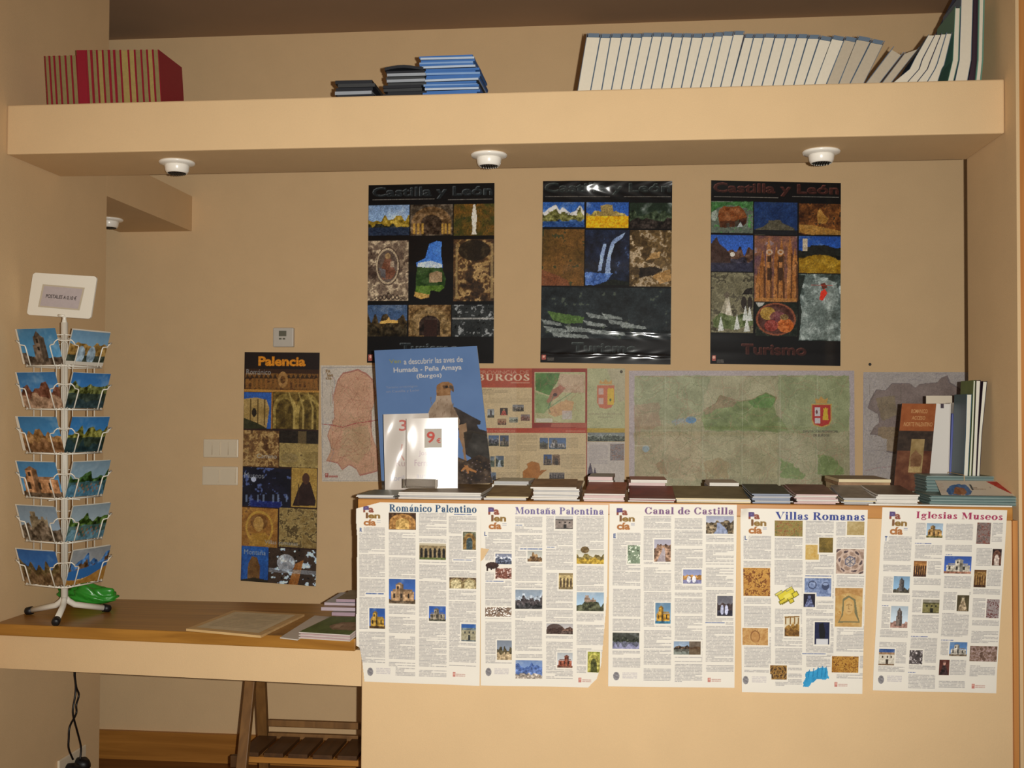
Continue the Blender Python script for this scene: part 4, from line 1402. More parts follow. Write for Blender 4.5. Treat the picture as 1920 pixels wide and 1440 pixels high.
O1 = (640, 930)
news_poster([(105, 42), (985, 55), (977, 1338), (108, 1306)], 3.765, O1, 'Románico Palentino', (342, 64, 952, 118), '22486e',
            [(128, 310), (335, 523), (549, 740), (760, 950)], (225, 262, 125, 145), (1195, 1272, 1280, 1208),
            [(335, 120, 525, 242, 'portal', '4a2f14 a5753a c9a25c', 3), (857, 257, 950, 383, 'portal', '6a6a54 8a6a34 3a4a4c', 4), (550, 340, 738, 453, 'arches', 'c0b49a 8d7a58 1d1812 5a6434', 5),
             (762, 582, 950, 660, 'vault', '5a4630 8f7c54 c2b48a', 6), (337, 590, 522, 765, 'church', '3a66b4 b08d68 5a4a38', 7), (198, 797, 310, 940, 'church', '2a58a8 b08a34 4a3418', 8),
             (620, 783, 735, 888, 'church', '2c5cb4 8d8270 3a3a2c', 9), (847, 908, 948, 1030, 'house', '2f62b0 9d967c 6c7a80', 10)],
            [(175, 690, 300, 705), (385, 998, 478, 1006), (585, 596, 692, 603), (790, 454, 918, 461), (795, 130, 920, 138)], (155, 72, 276, 214), (132, 226, 'R'), ((185, 1212), (785, 1243)),
            'first newspaper poster, torn at its lower left corner, headed in blue Románico Palentino',
            lambda u, v: .002 * np.sin(u * 5 + v * 3) ** 2 + .003 * gauss(u, 0, .06) * np.sin(v * 7) ** 2 + .002 * gauss(v, 1, .05),
            [(104, 92), (295, 40), (990, 30), (990, 1345), (168, 1325), (150, 1180), (132, 1075), (98, 1052), (112, 800), (116, 300), (104, 140)], 1)
news_poster([(985, 55), (1885, 62), (1868, 1352), (985, 1336)], 3.765, O1, 'Montaña Palentina', (1232, 80, 1850, 134), '6a6090',
            [(1018, 1205), (1230, 1420), (1447, 1635), (1662, 1850)], (262, 150, 150, 150), (1195, 1150, 1300, 1260),
            [(1512, 145, 1637, 236, 'house', 'd8d4d0 8d8078 5a5450', 3), (1090, 412, 1205, 487, 'mount', '8a90a8 5c6478 c4c8d4 3c4254', 4), (1090, 517, 1205, 590, 'spots', '7a4a3c c0a8a0 3c201c', 5),
             (1315, 392, 1420, 468, 'castle', 'c4c4bc 9a7a54 6c5030', 6), (1662, 385, 1852, 485, 'land', 'dcd8c8 7a6a34 b0902c', 7), (1535, 552, 1635, 665, 'arches', '8d7a54 c2ac78 5a4830 7a6844', 8),
             (1230, 668, 1420, 805, 'mount', '9aaabc 4a4244 aab4c0 2c2a2c', 9), (1018, 790, 1205, 858, 'spots', '8a7464 d8d0c8 3c342c', 10), (1662, 685, 1850, 820, 'castle', 'a8c4dc 8a7464 4a4c34', 11),
             (1447, 905, 1635, 980, 'land', 'c8c4c4 5a4034 4a3a34', 12), (1100, 1022, 1207, 1160, 'land', '8a94a4 4a4028 b09a78', 13), (1230, 1160, 1420, 1290, 'mount', '7f9cd0 5c76b0 4a66a4 a89c90', 14),
             (1525, 1110, 1632, 1215, 'church', 'c8ccd0 8c4a34 6a4030', 15), (1738, 1100, 1825, 1245, 'portal', '8a8a34 b0a850 4a4c1c', 16)],
            [(1232, 206, 1282, 212), (1262, 376, 1420, 388), (1020, 606, 1150, 613), (1452, 366, 1510, 373), (1450, 1258, 1500, 1265)], (1040, 82, 1165, 240), (1013, 256, 'L'), ((1020, 1214), (1675, 1280)),
            'second newspaper poster, bitten on its left edge, headed Montaña Palentina',
            lambda u, v: .002 * np.sin(u * 4 + 1) ** 2 + .006 * gauss(u, 1, .1) * gauss(v, 1, .15) + .001,
            [(984, 45), (1890, 45), (1886, 600), (1862, 900), (1836, 1195), (1805, 1290), (1740, 1355), (1400, 1350), (984, 1345), (984, 470), (1003, 455), (1046, 382), (984, 372)], 2,
            lambda sh: (sh.rect(1012, 462, 1088, 545, 'e8e2d6'), sh.ell(1022, 472, 1115, 522, '3a241c', 1, 0, .1, 3), sh.rect(1028, 505, 1040, 535, '2c1a14'), sh.rect(1058, 505, 1066, 530, '2c1a14'), sh.rect(1092, 500, 1100, 528, '2c1a14'),
                        sh.ell(1690, 362, 1750, 410, '6a5430', 1, 0, .15, 4), sh.ell(1450, 908, 1565, 975, '3a2620', .8, 0, .12)))
O3 = (1120, 930)
news_poster([(85, 55), (966, 60), (949, 1326), (75, 1316)], 3.692, O3, 'Canal de Castilla', (330, 80, 942, 128), '75547c',
            [(108, 300), (323, 512), (537, 727), (752, 942)], (258, 142, 138, 140), (1195, 1300, 1295, 1225),
            [(755, 140, 943, 265, 'river', 'b4b8cc 6c5c44 8a94b0', 3), (212, 345, 298, 470, 'spots', '7c8c74 c4ccb8 4c5a40', 4), (395, 303, 512, 458, 'river', 'c0bccc 8a6a54 a89ca0', 5),
             (595, 512, 723, 610, 'bridge', '9ca4cc a8783c 7a7aa0 e0e0ec', 6), (828, 695, 937, 833, 'bridge', '6c6a74 3a2c2c 2a2838 c4c8e4', 7), (403, 740, 508, 886, 'church', '6c94b4 c0902c 2c6c8c', 8),
             (105, 948, 292, 1060, 'lake', '3a3c34 2c3024 8c8cac', 9), (530, 1007, 716, 1100, 'lake', '9cb4d0 4a3828 7a8078', 10)],
            [(325, 486, 510, 493), (752, 487, 940, 494), (540, 660, 725, 667), (318, 914, 495, 921), (105, 1106, 290, 1112), (530, 1132, 712, 1138), (748, 878, 880, 885), (545, 140, 727, 147)], (135, 84, 260, 236), (112, 262, 'E'), ((112, 1218), (765, 1255)),
            'third newspaper poster, headed Canal de Castilla, in the middle of the row of five',
            lambda u, v: .002 * np.sin(u * 3 + .5) ** 2 + .0016 * gauss(v, .03, .02) + .002 * gauss(v, 1, .06),
            None, 3, lambda sh: (sh.rect(637, 1007, 716, 1100, '5a4024', .75, .15, 4)))
news_poster([(990, 85), (1872, 96), (1832, 1368), (1000, 1356)], 3.692, O3, 'Villas Romanas', (1245, 116, 1847, 170), '2c3c86',
            [(1016, 1205), (1230, 1420), (1446, 1636), (1656, 1845)], (290, 305, 185, 190), (1235, 1320, 1200, 1275),
            [(1233, 180, 1422, 288, 'relief', '6c6434 a08c4c 8a5a34', 3), (1730, 185, 1845, 280, 'tex', 'a8905c bca878 8c7444', 4), (1443, 352, 1533, 455, 'tex', 'c09848 ccb070 b08a3c', 6), (1537, 303, 1632, 405, 'tex', '5c4c18 8a7030 3c3010', 5),
             (1655, 385, 1840, 555, 'mosaic', '9a8070 c0a898 5a4a4c', 7), (1013, 518, 1198, 712, 'relief', 'a8702c cc9c4c 7a4414', 8), (1437, 587, 1620, 715, 'tex', '5a6c94 9cacd0 34405c', 9), (1428, 697, 1508, 787, 'figure', '1c1a2c 5c6488 6c749c', 10),
             (1645, 657, 1833, 925, 'tex', 'b88c4c ccac70 a07434', 11), (1297, 847, 1400, 988, 'land', 'd8ccb0 9c7434 7a5420', 12), (1004, 930, 1184, 1048, 'tex', 'b08048 cca468 945c2c', 13), (1506, 890, 1608, 1045, 'tex', '141a3c 1e2448 0e1028', 14),
             (1198, 1178, 1316, 1275, 'mosaic', '4c3418 9c7434 6c4820', 15), (1622, 1120, 1808, 1230, 'relief', '94601c cc9c44 7a4810', 16)],
            [(1440, 570, 1622, 578), (1228, 640, 1295, 647), (1690, 962, 1765, 970), (1418, 1102, 1585, 1110)], (1048, 115, 1172, 272), (1022, 286, 'L'), ((1008, 1248), (1642, 1290)),
            'fourth newspaper poster, headed in deep blue Villas Romanas, with its top left corner curled',
            lambda u, v: .0015 * np.sin(u * 4) ** 2 + .012 * gauss(u, 0, .05) * gauss(v, 0, .035) + .003 * gauss(v, 1, .07),
            None, 4, lambda sh: (
                sh.rect(1222, 650, 1416, 800, 'e8e2d6'),
                [sh.poly([(cx + a_ * .86 + b_ * .5, cy - a_ * .5 + b_ * .86) for a_, b_ in ((-w_, -h_), (w_, -h_), (w_, h_), (-w_, h_))], c_) for cx, cy, w_, h_, c_ in
                 ((1315, 708, 62, 40, '8a7a1c'), (1315, 708, 56, 34, 'd8c838'), (1258, 692, 30, 10, '8a8468'), (1258, 692, 25, 6, 'd8cc5c'), (1330, 662, 26, 9, '8a8468'), (1330, 662, 21, 5, 'd8cc5c'), (1290, 745, 34, 14, '6a6418'), (1290, 745, 28, 9, 'd0bc34'), (1372, 700, 22, 18, '6a6418'), (1372, 700, 16, 13, 'd8c838'), (1318, 712, 24, 14, 'e4d860'), (1345, 745, 18, 16, '6a6418'), (1345, 745, 13, 11, 'd0bc34'))],
                sh.ell(1715, 435, 1785, 505, '6a6c80', 1, .8), sh.ell(1722, 442, 1778, 498, 'c0b0a4', .9), sh.line([(1725, 450), (1775, 490)], 6, '5a5c6c'), sh.line([(1725, 490), (1775, 450)], 6, '5a5c6c'), sh.line([(1750, 442), (1750, 498)], 6, '5a5c6c'),
                sh.ell(1555, 615, 1605, 670, '3c4664', 1), sh.ell(1562, 622, 1598, 640, '8c9cc0', 1), sh.ell(1460, 605, 1520, 665, '3c4664', .9, .75),
                sh.poly([(1700, 730), (1740, 708), (1785, 735), (1800, 840), (1815, 895), (1665, 895), (1690, 850)], '6c6a4c', .9), sh.poly([(1708, 745), (1742, 722), (1775, 745), (1780, 830), (1806, 885), (1676, 885), (1702, 840)], 'c49c5c', 1, .06),
                sh.ell(1712, 745, 1770, 840, 'cca86c', 1), sh.line([(1742, 765), (1738, 800), (1750, 803)], 4, '8a6434'), sh.line([(1722, 775), (1736, 773)], 4, '6a4a28'), sh.line([(1750, 773), (1766, 776)], 4, '6a4a28'), sh.line([(1730, 820), (1756, 820)], 4, '8a5434'),
                sh.poly([(1645, 657), (1833, 657), (1833, 720), (1740, 690), (1645, 715)], 'b0824c', .7, .15, 5),
                sh.rect(1297, 847, 1400, 905, 'e0d4b4', .6), [sh.rect(x_, 860, x_ + 9, 905, '8a6430') for x_ in (1302, 1332, 1362, 1388)], sh.line([(1297, 858), (1400, 852)], 9, '8a6430'),
                sh.ell(1060, 945, 1130, 1030, '8a5c30', 1, .8), sh.ell(1068, 955, 1122, 1030, 'b4844c', .8, 0, .1),
                sh.poly([(1535, 905), (1565, 895), (1580, 960), (1575, 1005), (1540, 1005), (1535, 950)], '08090f'), sh.rect(1516, 1005, 1598, 1042, 'd0d0d4'),
                sh.poly([(1425, 1290), (1450, 1225), (1500, 1215), (1560, 1190), (1595, 1200), (1598, 1270), (1520, 1275), (1480, 1300), (1460, 1320), (1425, 1318)], '2c94c8', 1, .1, 6, 10),
                [sh.line([(x_, 1185 + abs(x_ - 1560) * .25), (x_ - 8, 1260)], 7, '1c7cb0') for x_ in (1470, 1500, 1530, 1560, 1585)]))
def iglesias(sh):
    def rows(spans, seed):
        for i, (x0, y0, x1, y1) in enumerate(spans):
            sh.body(x0, y0, x1, y1, seed=seed + i)
    rows([(137, 285, 327, 465), (135, 482, 325, 535), (132, 548, 245, 556), (132, 565, 200, 680), (125, 690, 318, 745), (122, 775, 185, 920), (112, 928, 303, 985), (108, 1015, 295, 1058), (212, 1058, 292, 1170), (98, 1182, 285, 1225),
          (360, 190, 432, 310), (355, 345, 540, 445), (440, 455, 535, 560), (345, 575, 530, 625), (335, 660, 522, 715), (335, 715, 400, 815), (330, 830, 518, 960), (322, 985, 505, 1062), (410, 1062, 500, 1165), (312, 1175, 498, 1205), (305, 1235, 490, 1335),
          (568, 195, 752, 320), (562, 345, 745, 400), (555, 560, 740, 650), (550, 670, 640, 805), (725, 670, 735, 805), (538, 815, 722, 985), (530, 1010, 590, 1110), (595, 1135, 705, 1250), (515, 1280, 695, 1335),
          (878, 190, 955, 330), (775, 365, 885, 495), (848, 515, 945, 640), (755, 650, 938, 690), (752, 715, 842, 850), (748, 865, 930, 910), (742, 940, 925, 1030), (730, 1175, 905, 1260)], 300)
    for b_ in ((132, 545, 245, 552), (125, 762, 170, 769), (110, 998, 170, 1005), (355, 330, 465, 338), (345, 645, 470, 652), (325, 972, 440, 980), (305, 1218, 360, 1225), (565, 330, 680, 337), (565, 408, 610, 415), (535, 998, 620, 1005), (515, 1268, 598, 1275), (360, 178, 462, 184), (570, 180, 620, 186),
               (775, 354, 892, 361), (758, 505, 810, 510), (755, 700, 855, 707), (745, 928, 860, 935), (738, 1164, 860, 1171)):
        sh.rect(b_[0] - 4, b_[1] - 5, b_[2] + 6, b_[3] + 4, 'e8e2d6')
        sh.body(b_[0], b_[1], b_[2], b_[3] + 3, '4a5a94', 11, 11, .9)
    for (x0, y0, x1, y1, kind, pal, sd) in [
            (435, 192, 545, 293, 'church', 'a8c4dc b08a50 6c6434', 3), (780, 187, 875, 335, 'relief', '5a4c48 94807a 7a4a40', 4), (345, 452, 433, 562, 'arches', '8a5a2c a8743c 2c1810 4a2c1c', 5), (557, 422, 742, 543, 'church', '3c60b4 c4bcac 9a6c58', 6),
            (887, 372, 948, 487, 'portal', '2c1a18 6a4434 cdbcb0', 7), (205, 560, 318, 675, 'tower', '8ab0d0 6c6664 4a4438', 8), (762, 515, 843, 637, 'arches', '6a4824 94703c 5c3c1c 4c3018', 9), (405, 722, 520, 815, 'house', '9c9484 7c7448 5a5434', 10),
            (643, 690, 728, 803, 'figure', '4a4028 a08c70 c0b090', 11), (845, 718, 932, 850, 'relief', '7c6c68 b0a4a4 6a3c38', 12), (187, 765, 305, 918, 'tower', 'c4d4e0 7a6c64 a07c70', 13), (102, 1060, 213, 1172, 'house', '2c5094 d0c8b8 9c7c5c', 14),
            (315, 1067, 408, 1165, 'spots', '4c4444 a49c9c 2a2424', 15), (592, 1013, 713, 1110, 'church', '5c88c0 c4bcb0 6a5a48', 16), (733, 1042, 917, 1147, 'relief', '5c4438 947868 a8908c', 17), (520, 1133, 590, 1240, 'figure', '5a2c24 2c1a1a c09080', 18)]:
        sh.rect(x0 - 8, y0 - 6, x1 + 8, y1 + 10, 'e8e2d6')
        sh.photo(x0, y0, x1, y1, kind, pal, sd)


O5 = (1620, 930)
news_poster([(127, 78), (990, 98), (910, 1362), (58, 1342)], 3.693, O5, 'Iglesias Museos', (365, 114, 962, 174), 'a02c54',
            [(-1, 0), (0, 0), (0, 0), (0, 0)], (9999,) * 4, (0,) * 4,
            [], [], (177, 110, 300, 270), (145, 282, 'T'), ((97, 1240), (742, 1296)),
            'fifth newspaper poster, hanging askew at the right, headed in crimson Iglesias Museos',
            lambda u, v: .0015 * np.sin(u * 4) ** 2 + .004 * gauss(v, 1, .07) + .001,
            None, 5, lambda sh: iglesias(sh))


# ------------------------------------------------------------------ books and booklets on the overhead shelf
def leaf_mat(c, rough=.55):
    return mat('paper_' + c, c, rough, .35, noise=.08, nscale=60)


def strip(mb, L, Rr, a0, a1, y0, y1, mi=0, cut=0.0):
    """the part between fractions/offsets a0..a1 of a leaning or curved book's width, as one prism"""
    n = len(L)
    lo, hi = [], []
    for i in range(n):
        l, r = Vector((L[i][0], L[i][1])), Vector((Rr[i][0], Rr[i][1]))
        if i == n - 1 and cut:
            lp, rp = Vector(L[i - 1]), Vector(Rr[i - 1])
            l, r = l + (lp - l).normalized() * cut, r + (rp - r).normalized() * cut
        w = (r - l).length
        f0 = 1 + a0 / w if a0 < 0 else a0 / w
        f1 = 1 + a1 / w if a1 <= 0 else min(1, a1 / w)
        lo.append(l.lerp(r, f0))
        hi.append(l.lerp(r, f1))
    mb.prism(lo + hi[::-1], y0, y1, mi)


def book(L, Rr, y0, y1, cover, page, lb, cat='book', grp=None, tc=.0012, cut=.006, name='book', lip=False):
    """a standing book: fore-edge to the viewer, boards either side, spine behind"""
    c = MB()
    strip(c, L, Rr, 0, tc, y0, y1)
    strip(c, L, Rr, -tc, 0, y0, y1)
    strip(c, L, Rr, tc, -tc, y1 - .002, y1)
    if lip:
        n = len(L) - 1
        l0, l1, r0, r1 = (Vector(q) for q in (L[n - 1], L[n], Rr[n - 1], Rr[n]))
        a_, b_ = l1 + (l0 - l1).normalized() * (cut - .0004), r1 + (r0 - r1).normalized() * (cut - .0004)
        c.prism([a_.lerp(b_, .1), l1.lerp(r1, .1), l1.lerp(r1, .9), a_.lerp(b_, .9)], y0 + .001, y1 - .0025)
    o = c.build(name, cover)
    tag(o, lb, cat, grp)
    p = MB()
    strip(p, L, Rr, tc + .0002, -tc - .0002, y0 + .0015, y1 - .0022, 0, cut)
    p.build('page_block', page, o)
    return o


def shelf_edge(pts, Y):
    """photo points from the lip upwards -> X,Z line at depth Y carried down to the shelf board"""
    P = [aty(x, y, Y) for x, y in pts]
    P = [(p.x, p.z) for p in P]
    (x0, z0), (x1, z1) = P[0], P[1]
    zz = SHZ1 + .0004
    P[0] = (x0 + (x1 - x0) * (zz - z0) / (z1 - z0), zz)
    return P


def gap(P, d):
    return [(x + d, z) for x, z in P]


# red guide books at the left
M_red = mat('book_red', '8e1a2c', .45, .4, noise=.06)
M_olive = mat('page_olive', '8a7c52', .35, .5, noise=.16, nscale=90)
M_gold = mat('page_gold', 'a08c54', .22, .6, noise=.2, nscale=90)
Yb = .06
tops = [83, 92, 101, 111, 122, 133, 143, 160, 171, 181, 192, 203, 214, 225, 240, 252, 264, 275, 286, 297]
for i in range(19):
    x0, x1 = tops[i], tops[i + 1]
    yt = 105 - i * .3 if i < 6 else 94 - (i - 6) * .12
    yl = 203 - (x0 - 83) * .045
    L = shelf_edge([(x0 + 6, yl), (x0, yt)], Yb)
    Q = shelf_edge([(x1 + 6, yl), (x1, yt)], Yb)
    L, Q = gap(L, .0002), gap(Q, -.0002)
    if i == 6:
        o = MB()
        strip(o, L, Q, 0, 0, Yb, Yb + .165)
        o = o.build('book', M_red)
        tag(o, 'solid red book spine between the short and the long red rows on the shelf', 'book', 'red guide books on the shelf')
        continue
    if i < 6:
        lb = '%s from the left of the six shorter red-edged books on the overhead shelf' % ORD[i]
    elif i == 18:
        lb = 'last red-edged book of the left row, its plain red cover turned to the right'
    else:
        lb = '%s to the right of the solid red spine in the shelf row of red-edged books' % ORD[i - 7]
    o = book(L, Q, Yb, Yb + .165, M_red, M_gold if i in (9, 13, 14, 17) else M_olive, lb, 'book', 'red guide books on the shelf', .0022 if i not in (7, 11) else .004, .001)

# flat piles of booklets in the middle


def slab(w, d, t, bend, bx_=None, nx=7, ny=5):
    """a thin booklet lying flat, its front edge at y = 0: material 0 cover, 1 pages; bend(u, v) lifts it"""
    mb = MB()
    top, bot = [], []
    for j in range(ny):
        for i in range(nx):
            u, v = i / (nx - 1), j / (ny - 1)
            z = bend(u, v)
            bot.append((w * (u - .5), d * v, z))
            top.append((w * (u - .5), d * v, z + t))
    n = nx * ny
    fs, mi = [], []
    for j in range(ny - 1):
        for i in range(nx - 1):
            a_ = j * nx + i
            fs.append((n + a_, n + a_ + 1, n + a_ + nx + 1, n + a_ + nx))
            fs.append((a_, a_ + nx, a_ + nx + 1, a_ + 1))
            mi += [0, 0]
    ring = [i for i in range(nx)] + [j * nx + nx - 1 for j in range(1, ny)] + [(ny - 1) * nx + i for i in range(nx - 2, -1, -1)] + [j * nx for j in range(ny - 2, 0, -1)]
    for k in range(len(ring)):
        a_, b_ = ring[k], ring[(k + 1) % len(ring)]
        fs.append((a_, b_, n + b_, n + a_))
        mi.append(1)
    mb.v, mb.f, mb.mi = bot + top, fs, mi
    return mb


def booklet(name, x, y, z, w, d, t, rot, cover, edge, lb, cat, grp=None, bend=None, seed=1):
    mb = slab(w, d, t, bend or (lambda u, v: 0.0))
    o = mb.build(name, [cover, edge])
    o.location = (x, y, z)
    o.rotation_euler = (0, 0, rot)
    return tag(o, lb, cat, grp)


def flat_pile(xa, xb, yl, ytop, Y, d, n, covers, edges, name, cat, grp, fmt, topfmt, seed, jit=.006, sx=0.0, hz=None):
    """booklets piled flat on the overhead shelf between photo columns xa..xb"""
    a_, b_ = aty(xa, yl, Y), aty(xb, yl, Y)
    H = (aty(xa, ytop, Y).z - SHZ1)
    t = H / n
    rg = random.Random(seed)
    for i in range(n):
        lb = topfmt if i == n - 1 else fmt % ORD[i]
        booklet(name, (a_.x + b_.x) / 2 + rg.uniform(-jit, jit) + sx * (i / n), Y + rg.uniform(-.004, .006), SHZ1 + .0004 + i * t, b_.x - a_.x, d, t - .0003, rg.uniform(-.03, .03),
                covers[i % len(covers)], edges[i % len(edges)], lb, cat, grp, (lambda u, v: .007 * math.sin(math.pi * min(1, u * 1.1)) * (1 - v)) if hz and i == n - 1 else None)


M_navy = leaf_mat('22242a')
M_nv2 = leaf_mat('3a3c3e')
M_pale = leaf_mat('9aa0a8')
flat_pile(631, 700, 167, 151, .05, .15, 6, [M_navy], [M_nv2, M_navy, M_pale, M_navy, M_nv2, M_navy], 'booklet', 'booklet', 'small dark pile on the shelf', '%s booklet from the bottom of the small dark pile on the shelf', 'dark booklet on top of the small pile, left of the taller shelf piles', 3)
flat_pile(722, 794, 168, 128, .05, .15, 11, [M_navy], [M_nv2, M_navy, M_navy, M_nv2, M_navy, M_nv2, M_pale, M_nv2, M_pale, M_navy, M_navy], 'booklet', 'booklet', 'middle dark pile on the shelf', '%s booklet from the bottom of the ragged black pile left of the blue pile', 'black booklet bulging on top of the pile beside the blue booklets', 4, .008, 0, 1)
M_b1, M_b2, M_b3 = leaf_mat('3f6eb0'), leaf_mat('7fa0cc'), leaf_mat('b4c2d4')
flat_pile(799, 900, 167, 104, .05, .15, 20, [M_nv2, M_b1], [M_b1, M_b2, M_b1, M_b1, M_b3, M_b1, M_b2, M_b1, M_b3, M_b1], 'booklet', 'booklet', 'blue pile on the shelf', '%s booklet from the bottom of the tall blue pile on the shelf', 'blue booklet crowning the tallest flat pile on the shelf', 5, .008, -.015)

# the long row of leaning books with white fore-edges
M_cov = mat('cover_slate', '5f6f80', .5, .4, noise=.06)
M_page = mat('page_white', 'd9d0bd', .8, .2, noise=.05, nscale=120)
M_page2 = mat('page_grey', 'b8ab96', .8, .2, noise=.08, nscale=120)
bot = [96, 150, 195, 235, 275, 315, 355, 397, 440, 480, 520, 558, 598, 640, 680, 722, 765, 805, 848, 893, 935, 978, 1020, 1063, 1110, 1160, 1205, 1262]
top = [132, 190, 232, 277, 318, 360, 403, 443, 485, 527, 565, 610, 655, 690, 735, 780, 818, 860, 905, 950, 995, 1040, 1088, 1138, 1190, 1240, 1300, 1352]
yt = [135, 137, 136, 135, 136, 133, 132, 132, 135, 135, 136, 134, 131, 128, 125, 137, 137, 136, 138, 138, 138, 141, 144, 142, 147, 145, 158]
Yb = .05
for i in range(27):
    f = lambda x, y: (x / 2.1818 + 1040, y / 2.1818)
    dy = 0 if i < 22 else (top[i + 1] - top[i]) * .16
    L = shelf_edge([f(bot[i], 352 - i * .15), f(top[i], yt[i])], Yb)
    Q = shelf_edge([f(bot[i + 1], 352 - i * .15), f(top[i + 1], yt[i] + 1 + dy)], Yb)
    book(gap(L, .0003), gap(Q, -.0003), Yb, Yb + .17, M_cov, M_page if i < 24 else M_page2, '%s from the left in the long row of slate-covered books leaning on the overhead shelf' % ORD[i], 'book', 'leaning slate books on the shelf', .0012, .0115, lip=True)
g = lambda x, y: (x / 5.3333 + 1560, y / 5.3333)
M_covg = mat('cover_olive', '4c4a34', .5, .4, noise=.06)
M_covm = mat('cover_maroon', '3a1a24', .5, .4, noise=.06)
SL = [([(335, 832), (615, 462)], [(478, 832), (722, 522)], M_cov, M_page2, 'pale-edged book leaning steeply, first after the gap in the slate row on the shelf', .0018, .010),
      ([(495, 832), (735, 520), ], [(592, 832), (878, 470)], M_cov, M_page2, 'pale-edged book leaning steeply, second after the gap in the slate row on the shelf', .0018, .006)]
for l, r_, mc, mp, lb, tc, cut in SL:
    L, Q = shelf_edge([g(*p) for p in l], Yb), shelf_edge([g(*p) for p in r_], Yb)
    book(gap(L, .0003), gap(Q, -.0003), Yb, Yb + .17, mc, mp, lb, 'book', 'steeply leaning books on the shelf', tc, cut)
cb, cm, cq, ct = [602, 745, 842, 945, 1055], [775, 872, 955, 1030, 1100], [835, 905, 985, 1055, 1125], [968, 1037, 1097, 1147, 1203]
for i in range(4):
    L = shelf_edge([g(cb[i], 832), g(cm[i], 690), g(cq[i], 570 + 20 * i), g(ct[i], 340 - i * 6)], Yb)
    Q = shelf_edge([g(cb[i + 1], 832), g(cm[i + 1], 690), g(cq[i + 1], 590 + 20 * i), g(ct[i + 1], 340 - i * 6)], Yb)
    book(gap(L, .0003), gap(Q, -.0003), Yb, Yb + .17, M_covm if i == 1 else M_cov, M_page, '%s of four limp white books bending against the tall ones on the shelf' % ORD[i], 'book', 'limp white books on the shelf', .0010, .004)
Pn = [g(1000, 832), g(1042, 330), g(1130, 150), g(1240, -70), g(1244, 832)]
Yd = .226
P = [aty(x, y, Yd) for x, y in Pn]
P[0].z = P[4].z = SHZ1 + .0004
P[4].x = P[3].x
o = MB().prism([(p.x, p.z) for p in P], Yd, Yd + .008).build('folder', mat('folder_dark', '2a2a38', .4, .4, noise=.05))
tag(o, 'dark folder standing behind the limp white books on the shelf', 'folder')
M_green = mat('cover_green', '5f8a78', .5, .4)
M_dk = mat('cover_aubergine', '33222e', .5, .4)
for l, r_, mc, mp, lb, tc in (([(1150, 835), (1205, 600), (1230, 65)], [(1212, 835), (1268, 600), (1286, 65)], M_green, M_page, 'slim white-edged book with green cover beside the thick tall volume on the shelf', .0012),
                              ([(1222, 835), (1272, 600), (1292, -60)], [(1352, 835), (1395, 600), (1415, -60)], M_cov, M_page, 'thick tall pale volume rising out of view at the right of the shelf', .0010),
                              ([(1358, 835), (1398, 600), (1418, -60)], [(1424, 835), (1450, 600), (1462, -60)], M_dk, M_dk, 'tall dark volume right of the thick pale one on the shelf', .002),
                              ([(1428, 835), (1453, 600), (1466, -60)], [(1492, 835), (1515, 600), (1530, -60)], M_green, M_page, 'rightmost tall volume on the shelf, white edge with dark back cover', .003)):
    L, Q = shelf_edge([g(*p) for p in l], Yb), shelf_edge([g(*p) for p in r_], Yb)
    book(gap(L, .0004), gap(Q, -.0004), Yb, Yb + .17, mc, mp, lb, 'book', 'tall volumes on the shelf', tc, .004)

# ------------------------------------------------------------------ leaflets and displays on the tall counter
rgp = random.Random(11)


def inked(pal, seed, kind='tex'):
    """a leaflet cover print, as its own procedural paper"""
    cs = pal.split()
    k = 'cover_' + '_'.join(cs)
    if k in MATS:
        return MATS[k]
    m = mat(k, cs[0], .42, .4, noise=.1, nscale=35)
    nt = m.node_tree
    tc = nt.nodes.new('ShaderNodeTexCoord')
    n = nt.nodes.new('ShaderNodeTexNoise')
    n.inputs['Scale'].default_value = 26
    n.inputs['Detail'].default_value = 5
    nt.links.new(tc.outputs['Object'], n.inputs['Vector'])
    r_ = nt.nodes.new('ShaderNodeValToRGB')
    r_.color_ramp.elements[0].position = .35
    r_.color_ramp.elements[0].color = tuple(min(1, v * 1.5 + .006) for v in hl(cs[0]))  # both cover colours raised to carry the greyish sheen of the tops
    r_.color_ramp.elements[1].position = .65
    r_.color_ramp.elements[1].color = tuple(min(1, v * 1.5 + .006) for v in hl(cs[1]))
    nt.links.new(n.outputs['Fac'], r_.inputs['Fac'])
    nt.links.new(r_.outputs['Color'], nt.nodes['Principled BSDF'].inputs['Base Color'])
    return m


def counter_pile(xa, xb, Y, d, n, t, rise, cover, edges, name, cat, grp, fmt, topfmt, seed, yref=938, z0=0.0, jit=.004, rot=.03, x1=None, fan=0.0):
    a_, b_ = aty(xa, yref, Y), aty(xb, yref, Y)
    rg = random.Random(seed)
    w = b_.x - a_.x
    for i in range(n):
        s_ = (i + 1) / n
        booklet(name, (a_.x + b_.x) / 2 + rg.uniform(-jit, jit) + fan * i, Y + rg.uniform(-.002, .004), TZ + .0005 + z0 + i * t, w, d, t - .0004, rg.uniform(-rot, rot) if n > 1 else 0,
                cover, edges[i % len(edges)], topfmt if i == n - 1 else fmt % ORD[i], cat, grp, bend=lambda u, v: rise * v ** 1.4)


